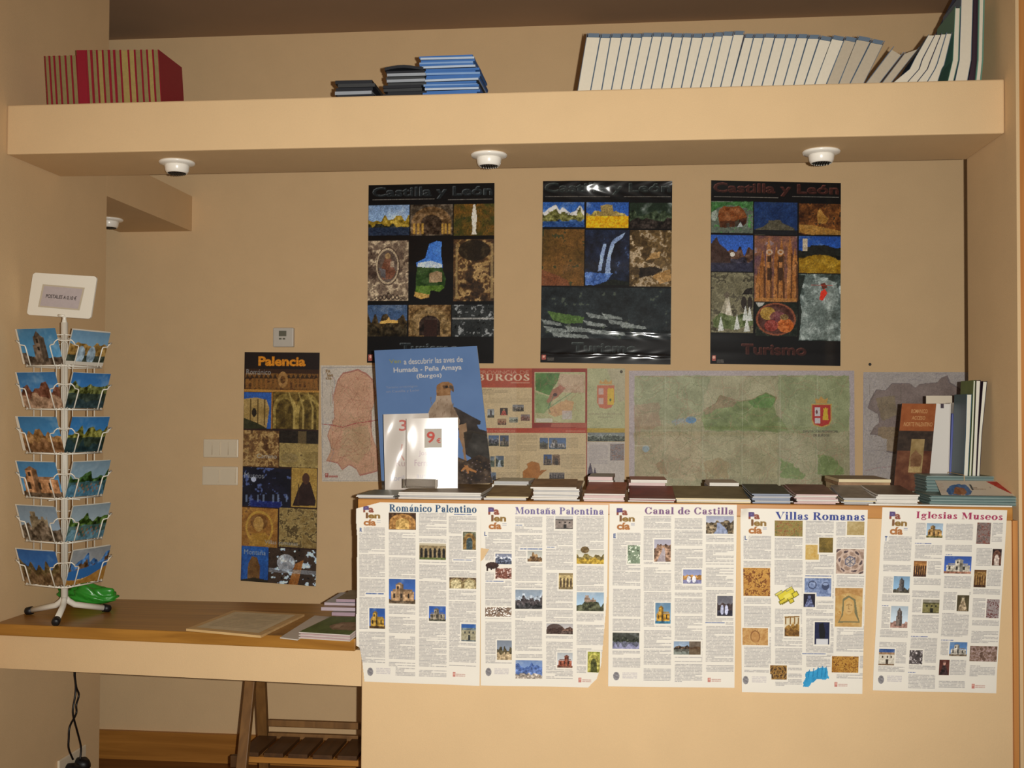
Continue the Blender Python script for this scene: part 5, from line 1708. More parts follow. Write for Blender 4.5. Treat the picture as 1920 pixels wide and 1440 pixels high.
E_w, E_g, E_p, E_c, E_b, E_t = leaf_mat('d8d2c8'), leaf_mat('b4b2b0'), leaf_mat('cfb4b0'), leaf_mat('d8c8a0'), leaf_mat('8c94a4'), leaf_mat('6c8480')
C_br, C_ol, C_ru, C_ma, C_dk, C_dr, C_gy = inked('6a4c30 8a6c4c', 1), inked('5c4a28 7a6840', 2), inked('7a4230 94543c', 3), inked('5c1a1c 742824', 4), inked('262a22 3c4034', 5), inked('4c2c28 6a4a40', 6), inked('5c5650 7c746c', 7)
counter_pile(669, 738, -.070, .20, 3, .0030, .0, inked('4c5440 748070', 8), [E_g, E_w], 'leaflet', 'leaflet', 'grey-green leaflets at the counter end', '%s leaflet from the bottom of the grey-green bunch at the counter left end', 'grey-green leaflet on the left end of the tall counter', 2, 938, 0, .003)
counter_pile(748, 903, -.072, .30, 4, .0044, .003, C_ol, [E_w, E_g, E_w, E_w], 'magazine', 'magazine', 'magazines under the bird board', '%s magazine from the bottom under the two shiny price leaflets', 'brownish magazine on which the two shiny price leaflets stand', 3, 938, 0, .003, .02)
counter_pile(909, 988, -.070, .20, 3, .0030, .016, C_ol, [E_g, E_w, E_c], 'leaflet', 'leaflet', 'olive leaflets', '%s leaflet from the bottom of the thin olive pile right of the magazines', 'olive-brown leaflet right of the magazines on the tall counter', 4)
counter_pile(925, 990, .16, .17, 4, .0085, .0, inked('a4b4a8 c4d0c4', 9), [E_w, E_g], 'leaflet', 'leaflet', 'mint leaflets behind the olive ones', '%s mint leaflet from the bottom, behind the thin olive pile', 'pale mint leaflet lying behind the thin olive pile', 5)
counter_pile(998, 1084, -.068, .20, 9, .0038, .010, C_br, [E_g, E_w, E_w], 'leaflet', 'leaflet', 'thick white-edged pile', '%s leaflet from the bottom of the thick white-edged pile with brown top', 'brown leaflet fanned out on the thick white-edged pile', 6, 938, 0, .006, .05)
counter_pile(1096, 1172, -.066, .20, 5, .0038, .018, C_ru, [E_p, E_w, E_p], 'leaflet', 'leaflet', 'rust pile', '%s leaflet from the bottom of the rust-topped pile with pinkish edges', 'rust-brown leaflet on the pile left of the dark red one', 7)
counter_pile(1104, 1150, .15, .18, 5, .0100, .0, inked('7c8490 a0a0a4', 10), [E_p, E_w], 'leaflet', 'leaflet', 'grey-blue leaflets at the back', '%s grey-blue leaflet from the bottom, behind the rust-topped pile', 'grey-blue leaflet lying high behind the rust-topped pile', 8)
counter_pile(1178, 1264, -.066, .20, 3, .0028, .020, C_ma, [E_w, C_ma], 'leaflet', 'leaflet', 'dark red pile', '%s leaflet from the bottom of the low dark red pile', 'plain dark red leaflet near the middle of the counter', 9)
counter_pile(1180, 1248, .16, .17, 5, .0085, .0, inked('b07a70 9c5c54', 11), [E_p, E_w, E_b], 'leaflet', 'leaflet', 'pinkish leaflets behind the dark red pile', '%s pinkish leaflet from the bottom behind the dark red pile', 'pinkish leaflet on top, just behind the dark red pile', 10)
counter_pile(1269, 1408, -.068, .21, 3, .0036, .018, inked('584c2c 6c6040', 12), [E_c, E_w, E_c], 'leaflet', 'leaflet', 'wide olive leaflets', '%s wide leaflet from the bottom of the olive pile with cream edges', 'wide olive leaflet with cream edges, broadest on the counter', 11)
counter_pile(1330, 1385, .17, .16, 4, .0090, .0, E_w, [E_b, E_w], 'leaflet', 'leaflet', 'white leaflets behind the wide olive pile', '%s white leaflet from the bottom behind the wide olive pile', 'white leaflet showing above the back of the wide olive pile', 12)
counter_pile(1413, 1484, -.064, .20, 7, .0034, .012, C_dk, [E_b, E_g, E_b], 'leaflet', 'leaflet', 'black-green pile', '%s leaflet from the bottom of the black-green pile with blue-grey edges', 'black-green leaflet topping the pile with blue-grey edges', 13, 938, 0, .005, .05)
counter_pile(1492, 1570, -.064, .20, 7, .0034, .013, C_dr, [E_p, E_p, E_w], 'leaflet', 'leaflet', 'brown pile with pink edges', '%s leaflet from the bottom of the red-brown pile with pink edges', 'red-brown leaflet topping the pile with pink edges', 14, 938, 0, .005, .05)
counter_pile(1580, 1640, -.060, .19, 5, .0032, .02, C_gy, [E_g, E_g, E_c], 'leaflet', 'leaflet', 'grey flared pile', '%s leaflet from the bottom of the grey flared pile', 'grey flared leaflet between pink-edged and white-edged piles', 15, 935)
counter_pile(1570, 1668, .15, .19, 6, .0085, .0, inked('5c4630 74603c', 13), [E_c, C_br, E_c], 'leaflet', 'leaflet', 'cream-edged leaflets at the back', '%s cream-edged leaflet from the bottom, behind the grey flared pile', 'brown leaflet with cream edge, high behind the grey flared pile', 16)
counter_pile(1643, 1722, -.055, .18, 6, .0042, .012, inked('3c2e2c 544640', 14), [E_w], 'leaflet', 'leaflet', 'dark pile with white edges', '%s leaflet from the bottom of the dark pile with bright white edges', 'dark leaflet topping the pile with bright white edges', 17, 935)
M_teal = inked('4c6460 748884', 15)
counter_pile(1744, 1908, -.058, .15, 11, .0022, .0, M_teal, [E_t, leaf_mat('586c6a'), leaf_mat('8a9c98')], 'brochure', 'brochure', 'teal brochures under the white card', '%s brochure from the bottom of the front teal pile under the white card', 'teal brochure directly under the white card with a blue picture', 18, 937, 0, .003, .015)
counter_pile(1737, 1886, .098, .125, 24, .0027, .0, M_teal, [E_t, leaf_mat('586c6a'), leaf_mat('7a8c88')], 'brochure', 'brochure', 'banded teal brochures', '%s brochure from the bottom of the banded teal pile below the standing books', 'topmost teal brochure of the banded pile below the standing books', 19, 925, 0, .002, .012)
a_ = aty(1807, 925, .092)
M_band = mat('rubber_band', 'b89a6c', .6, .3)
o = MB()
zb, zt_ = TZ + .0006, TZ + 24 * .0027 + .0015
o.tube([(a_.x, .087, zb + .002), (a_.x, .087, zt_), (a_.x, .091, zt_ + .002), (a_.x, .234, zt_ + .002), (a_.x, .238, zt_), (a_.x, .238, zb + .002)], .0011, 6)
tag(o.build('rubber_band', M_band), 'beige rubber band around the teal brochure pile below the standing books', 'rubber band')
# white card with a blue and orange picture lying on the front teal pile
Q = [(1350, 125), (1835, 130), (1893, 212), (1385, 215)]
sh = Sheet(Q, 3.4286, 1.3, 'dcd4c4')
sh.poly([(1425, 190), (1450, 160), (1500, 148), (1560, 150), (1600, 190), (1585, 210), (1440, 212)], '3c6ca8', 1, .15, 3, 5)
sh.poly([(1470, 205), (1490, 165), (1540, 170), (1570, 195), (1540, 212)], 'a8642c', .9, .15, 4, 5)
sh.poly([(1580, 148), (1596, 150), (1612, 180), (1600, 182)], '24242c', .9)
sh.poly([(1690, 132), (1800, 136), (1838, 140), (1868, 195), (1840, 198), (1760, 165)], 'b8302c', 1, .1, 5)
sh.poly([(1790, 136), (1838, 140), (1866, 192), (1840, 170)], '3c1c1c', .6, .1, 6)
sh.body(1610, 165, 1690, 190, '8a6c54', 3, 9, .7)
sh.body(1372, 140, 1412, 205, 'b09078', 4, 9, .4)
sh.sans('V', 1712, 162, 1722, 172, '5c3038', .9)
zc = TZ + 11 * .0022
c_ = [aty(1753, 897.5, .083), aty(1893, 899, .083), aty(1911, 922.5, -.050), aty(1765, 923.5, -.050)]
for p, z in zip(c_, (zc + .030, zc + .030, zc + .0012, zc + .0012)):
    p.z = z
o = sheet_object('picture_card', sh, c_, M_map, toward=Vector((.5, -1, 3)))
tag(o, 'white card with blue, orange and red pictures lying on the front teal brochure pile', 'card')

# standing books at the right end
h_ = lambda x, y: (x / 5.144 + 1600, y / 5.144 + 680)


def stand_edge(pts, Y, zz=TZ + .0005):
    P = [aty(*h_(*p), Y) for p in pts]
    P = [(p.x, p.z) for p in P]
    (x0, z0), (x1, z1) = P[0], P[1]
    P[0] = (x0 + (x1 - x0) * (zz - z0) / (z1 - z0), zz)
    return P


M_tealc = mat('cover_petrol', '2c4c5c', .45, .4, noise=.06)
M_purp = mat('cover_purple', '3c2c5c', .4, .4)
M_indi = mat('cover_indigo', '5c64a0', .45, .4)
M_wcov = mat('cover_white', 'd2ccc4', .4, .4)
M_pg3 = mat('page_cool', 'd4d2c4', .8, .2, noise=.04, nscale=120)
M_grn = mat('cover_meadow', '5c6c3a', .45, .4, noise=.45, nscale=22)
STAND = [  # left edge, right edge, front y, depth, cover, pages, label
    ([(720, 1000), (760, 800), (800, 392)], [(925, 1000), (932, 800), (942, 392)], .242, .1, M_wcov, M_wcov, 'white book with a small dark mark, right of the brown book on the counter', .002),
    ([(928, 1000), (938, 800), (950, 490)], [(957, 1000), (963, 800), (966, 490)], .242, .1, M_indi, M_indi, 'slim indigo booklet beside the white book with a dark mark on the counter', .001),
    ([(960, 1000), (966, 800), (970, 500)], [(975, 1000), (981, 800), (984, 500)], .242, .1, M_indi, M_pg3, 'slim lilac-edged booklet second right of the white book on the counter', .001),
    ([(978, 1000), (988, 800), (998, 385)], [(990, 1000), (1002, 800), (1018, 385)], .242, .1, M_wcov, M_pg3, 'slim white booklet left of the petrol-blue cover on the counter', .0008),
    ([(1066, 985), (1080, 700), (1092, 302)], [(1116, 985), (1130, 700), (1147, 302)], .110, .1, M_tealc, M_pg3, 'white-edged book with petrol-blue cover among the standing books', .0014),
    ([(1120, 985), (1135, 700), (1158, 168)], [(1146, 985), (1160, 700), (1180, 168)], .110, .1, M_grn, M_pg3, 'first of the three tallest white-edged books by the right wall, its cover green', .001),
    ([(1150, 985), (1164, 700), (1184, 168)], [(1190, 985), (1202, 700), (1230, 168)], .110, .1, M_dk, M_pg3, 'second of the three tallest white-edged books leaning on the right wall', .001),
    ([(1194, 985), (1208, 700), (1250, 178)], [(1228, 985), (1243, 700), (1294, 178)], .110, .1, M_dk, M_pg3, 'last of the three tallest white-edged books, bent toward the right wall', .001)]
for l, r_, y0, d, mc, mp, lb, tc in STAND:
    y1 = .352 if y0 > .2 else .222
    zz = TZ + .0005 if y0 > .2 else TZ + .0005 + 24 * .0027
    L, Q = stand_edge(l, y0, zz), stand_edge(r_, y0, zz)
    q = [min(x, XR - .002) for x, z in Q]
    book(gap(L, .0003), gap(Q, -.0003), y0, y1, mc, mp, lb, 'book', 'books standing at the counter right end', tc, .002)
a_, b_ = aty(*h_(842, 395), .2417), aty(*h_(872, 440), .2417)
wb = [o for o in COL.objects if o.get('label', '').startswith('white book with a small dark mark')][0]
MB().box(a_.x, b_.x, .2408, .2419, b_.z, a_.z).build('printed_mark', M_dk, wb)


def backed(quad, Y, lb, sh, thick, mback, name='book', cat='book', toward=None, grp=None):
    """a book or board whose printed front faces the room"""
    C = [aty(x, y, yy) for (x, y), yy in zip(quad, Y)]
    pn = (C[3] - C[0]).cross(C[2] - C[0])
    d1 = ray(*quad[1])
    C[1] = CAM + d1 * ((C[0] - CAM).dot(pn) / d1.dot(pn))
    n = (C[1] - C[0]).cross(C[3] - C[0]).normalized()
    if n.dot(CAM - C[0]) < 0:
        n = -n
    ctr = (C[2] + C[3]) / 2
    t = root(name, ctr, lb, cat, grp)
    MB().hexa([c - n * .0004 for c in C] + [c - n * thick for c in C]).build('backing' if cat != 'book' else 'page_block', mback, t)
    sheet_object('printed_front', sh, C, M_map, t)
    return t, C, n


# brown book facing the room
Q = [(470, 393), (800, 398), (720, 1240), (385, 1235)]
sh = Sheet(Q, 5.144, 1.3, '5a3218')
sh.rect(440, 390, 800, 660, '8c4a1e', 1, .05, 3)
sh.rect(400, 660, 790, 850, '2c1c10', 1, .1, 4)
sh.rect(380, 850, 780, 1240, '5c3016', 1, .14, 5)
for tx, b_ in (('ROMANICO', (560, 448, 715, 488)), ('ACCESO', (568, 515, 692, 550)), ('NORTE PALENTINO', (490, 575, 762, 612))):
    sh.sans(tx, *b_, 'c8a070', .8, .01)
sh.rect(545, 735, 672, 1060, '8c7448', 1, .12, 6)
sh.poly([(550, 900), (600, 840), (660, 900), (650, 1000), (550, 1010)], '6a4428', .8, .15, 7, 8)
sh.rect(530, 1000, 640, 1060, 'b89c68', .5, .15, 8)
qd = [(x / 5.144 + 1600, y / 5.144 + 680) for x, y in Q]
backed(qd, (.236, .238, .218, .212), 'brown paperback facing the room, with old photograph, at the counter right end', sh, .006, M_dk)
# beige and green covers standing behind the others
for (x0, y0, x1, y1), Y, c, nm, lb in (((703, 318, 952, 1000), .3655, 'c8bca8', 'pale', 'pale beige folder rising behind the white book with a dark mark'),):
    sh = Sheet([(x0, y0), (x1, y0), (x1, y1), (x0, y1)], 5.144, 1.0, c)
    C = [aty(*h_(x0, y0), Y), aty(*h_(x1, y0), Y), aty(*h_(x1, y1), Y), aty(*h_(x0, y1), Y)]
    C[1].x = C[2].x = min(C[1].x, XR + .2)
    C[2].z = C[3].z = TZ + .001
    C[2].x, C[3].x = C[1].x, C[0].x
    t = root('folder', (C[2] + C[3]) / 2, lb, 'folder')
    MB().hexa([c_ + Vector((0, .0006, 0)) for c_ in C] + [c_ + Vector((0, .004, 0)) for c_ in C]).build('backing', M_wcov, t)
    sheet_object('printed_front', sh, C, M_map, t)
# blue bird board
Q = [(95, 118), (935, 82), (1062, 1200), (158, 1258)]
sh = Sheet(Q, 4.365, 1.2, '5c7aa8')
sh.rect(60, 60, 1100, 1300, '5a78a6', 1, .02, 2)
sh.sans('Ven', 222, 188, 318, 222, '8a8a50', .95, .015)
sh.sans('a descubrir las aves de', 335, 172, 832, 220, 'ccc4bc', .9, .012)
sh.sans('Humada - Peña Amaya', 252, 240, 820, 295, 'd0c8c0', .95, .014)
sh.sans('(Burgos)', 445, 300, 652, 344, 'd0c8c0', .95, .014)
sh.sans('Turismo ornitológico', 195, 396, 455, 420, '8c8c9c', .9)
sh.sans('en Castilla y León', 195, 430, 468, 456, '8c8c9c', .9)
# the eagle: dark wing and tail, pale breast, tawny head, hooked bill, leg, heather
sh.poly([(700, 560), (760, 570), (850, 620), (965, 685), (960, 715), (935, 715), (950, 745), (1020, 770), (1020, 815), (990, 800), (900, 780), (860, 900), (830, 900), (770, 700)], '2c2420', 1, .10, 4, 4)
sh.poly([(610, 470), (600, 520), (560, 580), (535, 640), (560, 720), (700, 760), (790, 740), (800, 680), (760, 600), (735, 540), (725, 470), (680, 450)], '9a8672', 1, .14, 5, 5)
sh.poly([(735, 540), (760, 590), (800, 690), (780, 740), (745, 700), (720, 600)], '7a6450', .8, .14, 6, 5)
sh.poly([(608, 440), (612, 395), (650, 370), (700, 366), (735, 380), (748, 405), (750, 440), (740, 448), (725, 430), (720, 475), (610, 478)], '8a6440', 1, .12, 7, 3)
sh.poly([(716, 392), (745, 402), (750, 445), (741, 450), (735, 425), (712, 418)], '4a423c')
sh.poly([(655, 398), (700, 394), (712, 415), (668, 420)], '4a3424', .8)
sh.ell(680, 396, 702, 416, '1c1410')
for k in range(26):
    x, y = 560 + (k * 53 % 190), 490 + (k * 37 % 210)
    sh.poly([(x, y), (x + 10, y), (x + 3, y + 34)], '6c5440', .5)
sh.poly([(790, 720), (850, 700), (860, 780), (840, 880), (860, 1060), (840, 1080), (822, 900), (795, 820)], '8a6c50', 1, .1, 8, 3)
sh.poly([(830, 780), (880, 760), (1010, 790), (1030, 900), (1050, 1100), (900, 1000), (850, 960)], '2a2218', .9, .14, 9, 6)
sh.poly([(780, 980), (850, 1010), (960, 960), (1040, 1000), (1062, 1210), (780, 1230)], '3a2a1c', 1, .25, 10, 8)
sh.poly([(120, 1180), (780, 1150), (780, 1260), (120, 1280)], '3a2e20', 1, .2, 11, 8)
for pts in ([(835, 1050), (865, 1050), (875, 1120), (860, 1122), (850, 1085)], [(835, 1060), (850, 1080), (815, 1105), (808, 1095)], [(860, 1065), (935, 1100), (930, 1115), (865, 1090)]):
    sh.poly(pts, 'a8703c', .95)
for k in range(30):
    x, y = 790 + (k * 71 % 250), 1000 + (k * 43 % 190)
    sh.ell(x, y, x + 12, y + 9, ('8a6a3c', '6a5a50', '94848c')[k % 3], .6)
qd = [(x / 4.365 + 680, y / 4.365 + 630) for x, y in Q]
backed(qd, (.372, .366, .268, .285), 'blue display board with an eagle, leaning behind the shiny price leaflets', sh, .005, mat('foam_board', 'cfc8bc', .7, .3), 'display_board', 'board')

# two shiny leaflets in clear sleeves with handwritten prices, and the little clear block holding them
M_sleeve = print_mat('sleeved_print', .5, .3, .6, .19)
rot = math.tan(R(11))


def sleeve(quad, Yc, lean, lb, paint, wp):
    xs = [q[0] for q in quad]
    C = []
    for (x, y), top_ in zip(quad, (1, 1, 0, 0)):
        f = (x - (min(xs) + max(xs)) / 2) / 690.0
        C.append(aty(x, y, Yc + f * rot + top_ * lean))
    sh = Sheet([(0, 0), (100, 0), (100, 150), (0, 150)], 100 / 95.0, 1.3, 'c4bab0')
    paint(sh)
    t = root('price_leaflet', (C[2] + C[3]) / 2, lb, 'leaflet', 'shiny price leaflets')
    sheet_object('sleeved_sheet', sh, C, M_sleeve, t, warp=wp)
    n = (C[1] - C[0]).cross(C[3] - C[0]).normalized()
    if n.dot(CAM - C[0]) < 0:
        n = -n
    MB().hexa([c - n * .002 for c in C] + [c - n * .006 for c in C]).build('stiff_back', M_dk, t)
    return C, t


def paint_left(sh):
    sh.sans('3', 34, 12, 52, 34, 'b0483c', .9, .01)
    sh.line([(40, 60), (36, 80), (44, 92)], 3, 'b06a5c', .7)
    sh.sans('Rutas', 25, 92, 70, 104, 'a08888', .8)
    sh.sans('abril', 12, 122, 44, 132, '8c8aa0', .8)


def paint_right(sh):
    sh.sans('José', 24, 64, 46, 76, '9a7c88', .85)
    sh.sans('Fernando', 16, 82, 66, 95, '9a7c88', .85)
    sh.sans('autor', 20, 110, 52, 118, 'a09aa8', .8)


sleeve([(719, 777), (804, 775), (806, 917), (722, 918.5)], .165, .006, 'shiny leaflet in a clear sleeve marked 3, half behind the one marked 9', paint_left, lambda u, v: .0035 * np.sin(u * 7 + v * 4) + .002 * np.sin(v * 9) + .006)
CR, tR = sleeve([(762, 785), (858.5, 783), (858, 927), (762, 926)], .075, .006, 'shiny leaflet in a clear sleeve marked 9 €, front of the two', paint_right, lambda u, v: .0065 - .013 * np.clip(.62 - u, 0, 1) ** 2 + .0008 * np.sin(v * 5 + 1) + .003 * gauss(u, .0, .12) * gauss(v, .25, .2))
sh = Sheet([(0, 0), (34, 0), (34, 40), (0, 40)], 1.0, 1.3, 'b4aca0')
sh.sans('9', 5, 6, 20, 30, 'b8483c', 1, .02)
sh.sans('€', 23, 20, 31, 30, 'b8483c', 1, .02)
nR = (CR[1] - CR[0]).cross(CR[3] - CR[0]).normalized()
nR = nR if nR.dot(CAM - CR[0]) > 0 else -nR


def onR(u, v):
    return CR[0].lerp(CR[1], u).lerp(CR[3].lerp(CR[2], u), v) + nR * .0095


sheet_object('price_tag', sh, [onR(.35, .14), onR(.69, .14), onR(.69, .39), onR(.35, .39)], M_paper, tR)
gl = bpy.data.materials.new('clear_acrylic')
gl.use_nodes = True
b_ = gl.node_tree.nodes['Principled BSDF']
b_.inputs['Base Color'].default_value = (.92, .90, .86, 1)
b_.inputs['Transmission Weight'].default_value = 1.0
b_.inputs['Roughness'].default_value = .04
b_.inputs['IOR'].default_value = 1.46
a_, c_ = aty(757, 897, .030), aty(820, 926.5, .030)
zl_ = TZ + .0226
t = root('acrylic_holder', ((a_.x + c_.x) / 2, .04, zl_), 'small clear acrylic block at the foot of the leaflet marked 9 €', 'holder')
MB().box(a_.x, c_.x, .012, .015, zl_, a_.z).build('front_pane', gl, t)
MB().box(a_.x, a_.x + .003, .0155, .040, zl_, a_.z - .002).build('side_pane', gl, t)
MB().box(c_.x - .003, c_.x, .0155, .040, zl_, a_.z - .002).build('side_pane', gl, t)
MB().box(a_.x + .0032, c_.x - .0032, .0155, .040, zl_, zl_ + .003).build('floor_pane', gl, t)

# ------------------------------------------------------------------ postcard spinner on the low counter
CX, CY = -1.010, .088
TILT = -.016
ZB = LZ


def sp(x, y, z):
    """a point of the spinner, which leans a little to the left"""
    return Vector((CX + x + TILT * (z - ZB), CY + y, z))


M_wire = mat('wire_white', 'e6e0d2', .35, .5)
t = root('postcard_spinner', (CX, CY, ZB), 'white wire postcard spinner with a price sign on the low counter', 'rack')
zr = [aty(116, y, CY - .09).z for y in (684, 766, 849.5, 934, 1017, 1100)]
zpole = aty(108, 597, CY).z
MB().tube([sp(0, 0, ZB + .05), sp(0, 0, zpole - .012)], .0098, 20).build('pole', M_wire, t, True)
MB().tube([sp(0, 0, zpole - .0119), sp(0, 0, zpole), sp(0, 0, zpole + .004), sp(0, 0, zpole + .008)], [.0075, .005, .006, .003], 16).build('pole_cap', M_wire, t, True)
for ang in (168, 288, 50):
    ca, sa = math.cos(R(ang)), math.sin(R(ang))
    Lg = .128
    p = [sp(0, 0, ZB + .058), sp(ca * .010, sa * .010, ZB + .046), sp(ca * .028, sa * .028, ZB + .033), sp(ca * (Lg - .012), sa * (Lg - .012), ZB + .0125)]
    lg = MB().tube(p, .0085, 14).build('leg', M_wire, t, True)
    d = (p[3] - p[2]).normalized()
    MB().tube([p[3] - d * .004, p[3] + d * .014, p[3] + d * .018], [.0112, .0112, .008], 16).build('rubber_cap', M_blk, lg, True)
ANG = (-107, -17, 73, 163)
TOPIC = {0: [('tower', '4a8ab8 6a5a4c 5a4c40', 3), ('land', '3a7cb8 6a4030 9a7c64', 4), ('land', '3a80b8 9a7448 7c5838', 5), ('church', '4a8cc0 b08058 5c4a38', 6), ('castle', '8aa0b4 8a7c64 6a5c4c', 7), ('land', '2c68b0 5c4c2c 6c5438', 8)],
         1: [('bridge', '7aa4c4 94743c 3c4438 9ab0c0', 13), ('lake', '3a7cc0 5a6030 2c4044', 14), ('lake', '3a80c0 6c6c2c 1c3438', 15), ('lake', '8aa8bc 2c4c20 4c7890', 16), ('lake', '9cb0bc 3c5820 5a8090', 17), ('mount', '9aa0a4 6a5038 3c6ca4 b08c50', 18)]}
POS = {0: 'left face', 1: 'right face'}
ROWN = ('top row', 'second row', 'third row', 'fourth row', 'fifth row', 'bottom row')
THEME = {0: ['church tower', 'village under deep blue sky', 'old ruins', 'pinkish church front', 'bare rocky hill', 'dark meadow'], 1: ['arched stone bridge', 'dark riverside', 'reflecting pond', 'bathers by a river', 'bathers and green trees', 'two overlapping views']}
for fi, ang in enumerate(ANG):
    n = Vector((math.cos(R(ang)), math.sin(R(ang)), 0))
    e = Vector((-n.y, n.x, 0))             # to the right when facing the panel
    hw = .071
    lean = .030
    ht = .100
    # upright wires of this side
    fr = MB()
    for k in (-.055, -.028, .028, .055):
        q = e * k + n * .058
        fr.tube([sp(q.x, q.y, zr[5] - .006), sp(q.x, q.y, zr[0] + .085)], .0013, 6)
    for z in (zr[0] + .085, zr[5] - .006):
        a_, b_ = e * -.055 + n * .058, e * .055 + n * .058
        fr.tube([sp(a_.x, a_.y, z), sp(b_.x, b_.y, z)], .0013, 6)
    for z in (zr[0] + .08, zr[3] - .01, zr[5] - .004):
        a_ = n * .009
        b_ = n * .058
        fr.tube([sp(a_.x, a_.y, z), sp(b_.x, b_.y, z)], .0013, 6)
    fr.build('side_frame', M_wire, t, True)
    for ri, z in enumerate(zr):
        def q(u, off, dz, n=n, e=e, z=z):
            v = e * u + n * (.064 + off)
            return sp(v.x, v.y, z + dz)
        w = MB()
        r = .0019
        w.tube([q(-.055, -.004, .004), q(-.055, .014, -.002), q(.055, .014, -.002), q(.055, -.004, .004)], r, 6)        # floor wire
        w.tube([q(-.073, .000, .0), q(-.066, .012, -.003), q(.066, .012, -.003), q(.073, .000, .0)], r, 6)
        for s_ in (-1, 1):
            w.tube([q(s_ * .045, .015, -.002), q(s_ * .045, .033, .050), q(s_ * .047, .034, .054), q(s_ * .062, .036, .056), q(s_ * .066, .037, .062), q(s_ * .076, .038, .068), q(s_ * .077, .012, .066), q(s_ * .074, .0, .060), q(s_ * .073, .0, 0)], r, 6)
        w.build('wire_pocket', M_wire, t, True)
        if fi > 1:
            continue
        k, pal, sd = TOPIC[fi][ri]
        sh = Sheet([(0, 0), (105, 0), (105, 74), (0, 74)], 1.0, 1.0, 'd8d0c0')
        sh.photo(0, 0, 105, 74, k, pal, sd + 60)
        if (fi, ri) == (1, 0):
            sh.rect(0, 0, 105, 3, 'd0c8ba')
            sh.rect(0, 66, 105, 74, 'd0c8ba')
        if (fi, ri) == (1, 5):
            sh.poly([(0, 45), (60, 38), (105, 30), (105, 50), (45, 62), (0, 66)], '2c68a8')
            sh.poly([(0, 62), (40, 66), (105, 42), (105, 74), (0, 74)], 'a07434', 1, .1)
        if k == 'lake' and ri in (3, 4):
            for j in range(14):
                sh.ell(20 + j * 5 % 70, 44 + j * 7 % 18, 24 + j * 5 % 70, 50 + j * 7 % 18, 'a0603c', .7)
        su, sr = (.0, .0) if ri != 2 else (-.004 if fi else .004, 0)
        C = [q(-hw + su, .010 + lean, ht), q(hw + su, .010 + lean, ht), q(hw + su, .0095, .0016), q(-hw + su, .0095, .0016)]
        o = sheet_object('postcard', sh, C, M_map, toward=CAM, warp=lambda u, v: .002 * np.sin(u * 3.1))
        tag(o, 'postcard of %s, %s of the spinner, %s' % (THEME[fi][ri], ROWN[ri], POS[fi]), 'postcard', 'postcards in the spinner')
        sh = Sheet([(0, 0), (52, 0), (52, 37), (0, 37)], 1.0, 1.0, 'd8d0c0')
        s2 = -.017 if fi == 0 else .006
        C = [q(-hw + s2, .003 + lean * .9, ht + .001), q(hw + s2, .003 + lean * .9, ht + .001), q(hw + s2, .0015, .0045), q(-hw + s2, .0015, .0045)]
        o = sheet_object('postcard', sh, C, M_map, toward=CAM)
        tag(o, 'plain white card behind the postcard of %s in the spinner, %s, %s' % (THEME[fi][ri].split(' ')[-1], ROWN[ri], POS[fi]), 'postcard', 'white cards behind the postcards')
# sign
S4 = [aty(x, y, CY) for x, y in ((62, 511), (182, 518.5), (171, 597), (50, 590))]
ex, ez = (S4[1] - S4[0]), (S4[3] - S4[0])
ny = Vector((0, 1, 0))


def sgn(u, v, d=0.0):
    return S4[0] + ex * u + ez * v + ny * d


out = []
for cx_, cy_, a0 in ((.05, .07, 180), (.95, .07, 270), (.95, .93, 0), (.05, .93, 90)):
    for k in range(6):
        a = R(a0 + k * 18)
        out.append((cx_ + .05 * math.cos(a), cy_ + .07 * math.sin(a)))
mb = MB()
N = len(out)
mb.add([sgn(u, v) for u, v in out] + [sgn(u, v, .006) for u, v in out], [tuple(range(N)), tuple(range(2 * N - 1, N - 1, -1))] + [(i, i + N, (i + 1) % N + N, (i + 1) % N) for i in range(N)])
sb = mb.build('sign_board', M_wire, t)
sh = Sheet([(0, 0), (100, 0), (100, 55), (0, 55)], 1.0, 1.3, 'bdb09a')
sh.rect(5, 4, 95, 51, 'b4a8a8', 1, .02)
sh.sans('POSTALES A 0,10 €', 14, 22, 86, 33, '2c2626', 1, .012)
sheet_object('price_card', sh, [sgn(.18, .26, -.0008), sgn(.84, .28, -.0008), sgn(.81, .82, -.0008), sgn(.16, .80, -.0008)], M_paper, sb)
pc = sgn(.49, 1.0, .003)
MB().tube([Vector((pc.x, pc.y, pc.z + .004)), sp(0, 0, zpole + .0075)], .0045, 12).build('sign_stem', M_wire, t, True)

# crumpled green plastic bag behind the spinner
mb = bmesh.new()
bmesh.ops.create_icosphere(mb, subdivisions=4, radius=1)
for v in mb.verts:
    c = v.co
    k = 1 + .16 * math.sin(c.x * 5 + c.z * 3) + .12 * math.sin(c.y * 7 - c.x * 4) + .08 * math.sin(c.z * 11 + c.x * 9)
    v.co = Vector((c.x * .082 * k, c.y * .045 * k, max(0, (c.z * .5 + .5)) * .060 * k))
me = bpy.data.meshes.new('plastic_bag')
mb.to_mesh(me)
mb.free()
o = put('plastic_bag', me, mat('bag_green', '2f8a2a', .3, .5, noise=.35, nscale=14), smooth=True)
o.location = (-1.035, .29, LZ + .0005)
tag(o, 'crumpled green plastic bag behind the feet of the postcard spinner', 'bag')

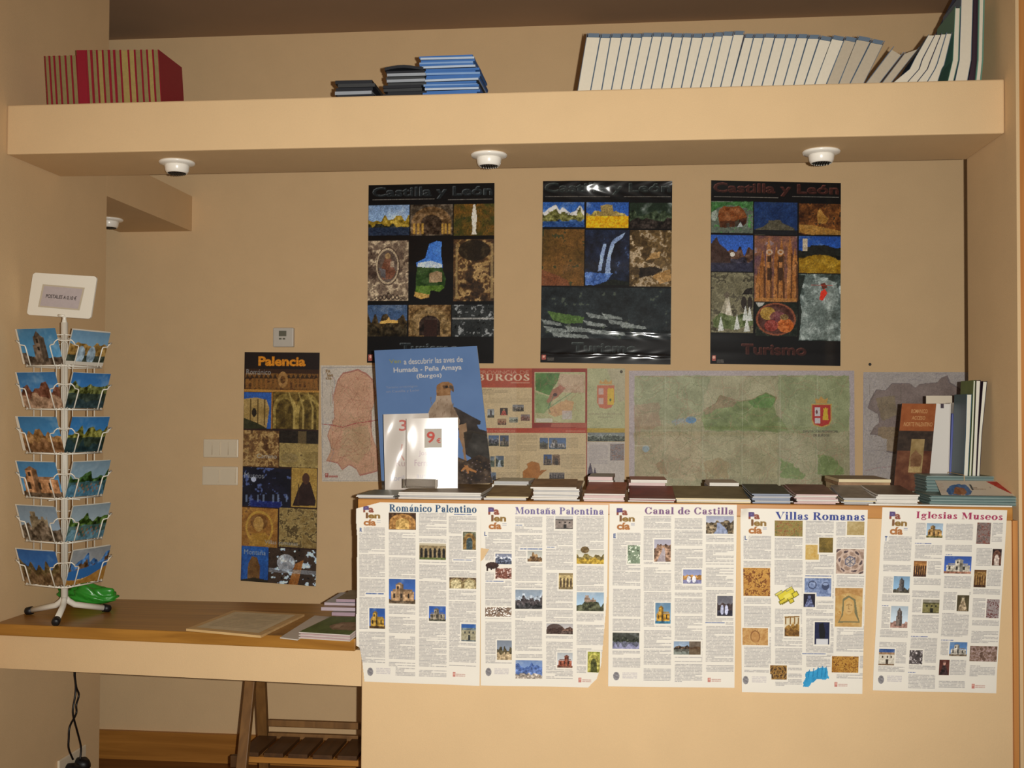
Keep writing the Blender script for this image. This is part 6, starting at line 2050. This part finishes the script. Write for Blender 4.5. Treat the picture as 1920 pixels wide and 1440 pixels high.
# ------------------------------------------------------------------ papers on the low counter
q4 = [atz(x, y, LZ + .006) for x, y in ((438, 1144.5), (571, 1152), (489, 1192), (349, 1179))]
t = root('paper_tray', (q4[2] + q4[3]) / 2 - Vector((0, 0, .006)), 'flat pale wooden tray holding a whitish sheet on the low counter', 'tray')
M_tray = wood('tray_wood', 'c8a26c', 'd6b47e', 0, 1.2, .5)
MB().hexa([Vector((c.x, c.y, LZ + .0004)) for c in q4] + [Vector((c.x, c.y, LZ + .0065)) for c in q4]).build('frame', M_tray, t)
cen = sum((Vector(c) for c in q4), Vector()) / 4
q5 = [cen.lerp(c, .84) for c in q4]
sh = Sheet([(0, 0), (100, 0), (100, 80), (0, 80)], 1.0, 1.0, 'd8c8a4')
sh.rect(2, 2, 98, 78, 'd4c4a2', 1, .05)
sh.body(10, 10, 90, 70, '94866c', 4, 6, .35)
sheet_object('sheet', sh, [Vector((c.x, c.y, LZ + .0071)) for c in q5], M_paper, t, toward=Vector((0, -1, 5)))
q4 = [atz(x, y, LZ + .003) for x, y in ((590, 1154), (628, 1157), (558, 1199), (525, 1195))]
o = MB().hexa([Vector((c.x, c.y, LZ + .0004)) for c in q4] + [Vector((c.x, c.y, LZ + .003)) for c in q4]).build('leaflet', leaf_mat('cfc6ba'))
tag(o, 'blank whitish leaflet left of the green flyers on the low counter', 'leaflet')
XF = TX0 - .014
for i in range(5):
    f = atz(560 + (i % 2) * 4, 1198, LZ + .002)
    b0 = atz(618 + (i % 3) * 3, 1168, LZ + .002)
    z0 = LZ + .0035 + i * .0034
    mb = MB().hexa([Vector((f.x, f.y - .004 * (i % 2), z0)), Vector((XF, f.y - .022, z0)), Vector((XF, b0.y, z0)), Vector((b0.x, b0.y, z0)),
                    Vector((f.x, f.y - .004 * (i % 2), z0 + .003)), Vector((XF, f.y - .022, z0 + .003)), Vector((XF, b0.y, z0 + .003)), Vector((b0.x, b0.y, z0 + .003))])
    if i < 4:
        tag(mb.build('flyer', leaf_mat(('c8bcb4', 'b89c9c')[i % 2])), '%s flyer from the bottom under the green flyer on the low counter' % ORD[i], 'flyer', 'flyers on the low counter')
    else:
        o = mb.build('flyer', leaf_mat('c8bcb4'))
        tag(o, 'green flyer with a pinkish picture topping the pile on the low counter', 'flyer', 'flyers on the low counter')
        sh = Sheet([(0, 0), (100, 0), (100, 60), (0, 60)], 1.0, 1.0, '4c6428')
        sh.rect(0, 0, 100, 60, '4c6428', 1, .1, 3)
        sh.poly([(35, 34), (50, 22), (100, 18), (100, 46), (50, 46)], '8a6a54', .9, .15, 4, 3)
        sh.poly([(45, 30), (58, 26), (62, 40), (48, 40)], 'b0967c', .9)
        c_ = [Vector((b0.x + .001, b0.y - .001, z0 + .0034)), Vector((XF - .001, b0.y - .001, z0 + .0034)), Vector((XF - .001, f.y - .021, z0 + .0034)), Vector((f.x + .001, f.y - .003, z0 + .0034))]
        sheet_object('printed_front', sh, c_, M_map, o, toward=Vector((0, -1, 5)))
M_lil, M_lil2 = leaf_mat('a48c98'), leaf_mat('b4a4ac')
z0 = LZ + .0006
for i, (xp, y0, d, th, ce, le) in enumerate(((624, .11, .19, .013, C_br, M_lil), (622, .14, .19, .010, C_gy, M_lil), (602, .16, .20, .010, C_br, M_lil2), (608, .19, .18, .008, inked('7c8494 9aa0a8', 21), M_lil2), (630, .20, .16, .009, inked('4c4634 645c48', 22), M_lil))):
    w0 = aty(xp, 1150, y0).x
    booklet('booklet', (w0 + XF) / 2, y0, z0, XF - w0, d, th - .0006, (0, 0, .0, 0, 0)[i], ce, le, ('%s booklet from the bottom of the lilac-edged pile against the tall counter' % ORD[i]) if i < 4 else 'grey-brown booklet on top of the lilac-edged pile against the tall counter', 'booklet', 'lilac-edged booklets on the low counter')
    z0 += th

# ------------------------------------------------------------------ origins at the base of each single-mesh thing
for o in list(COL.objects):
    if o.type == 'MESH' and o.parent is None and not o.children and o.location.length < 1e-6 and not o.get('kind'):
        n = len(o.data.vertices)
        v = np.zeros(n * 3, dtype=np.float32)
        o.data.vertices.foreach_get('co', v)
        v = v.reshape(-1, 3)
        lo, hi = v.min(0), v.max(0)
        c = np.array([(lo[0] + hi[0]) / 2, (lo[1] + hi[1]) / 2, lo[2]], dtype=np.float32)
        o.data.vertices.foreach_set('co', (v - c).ravel())
        o.data.update()
        o.location = [float(k) for k in c]
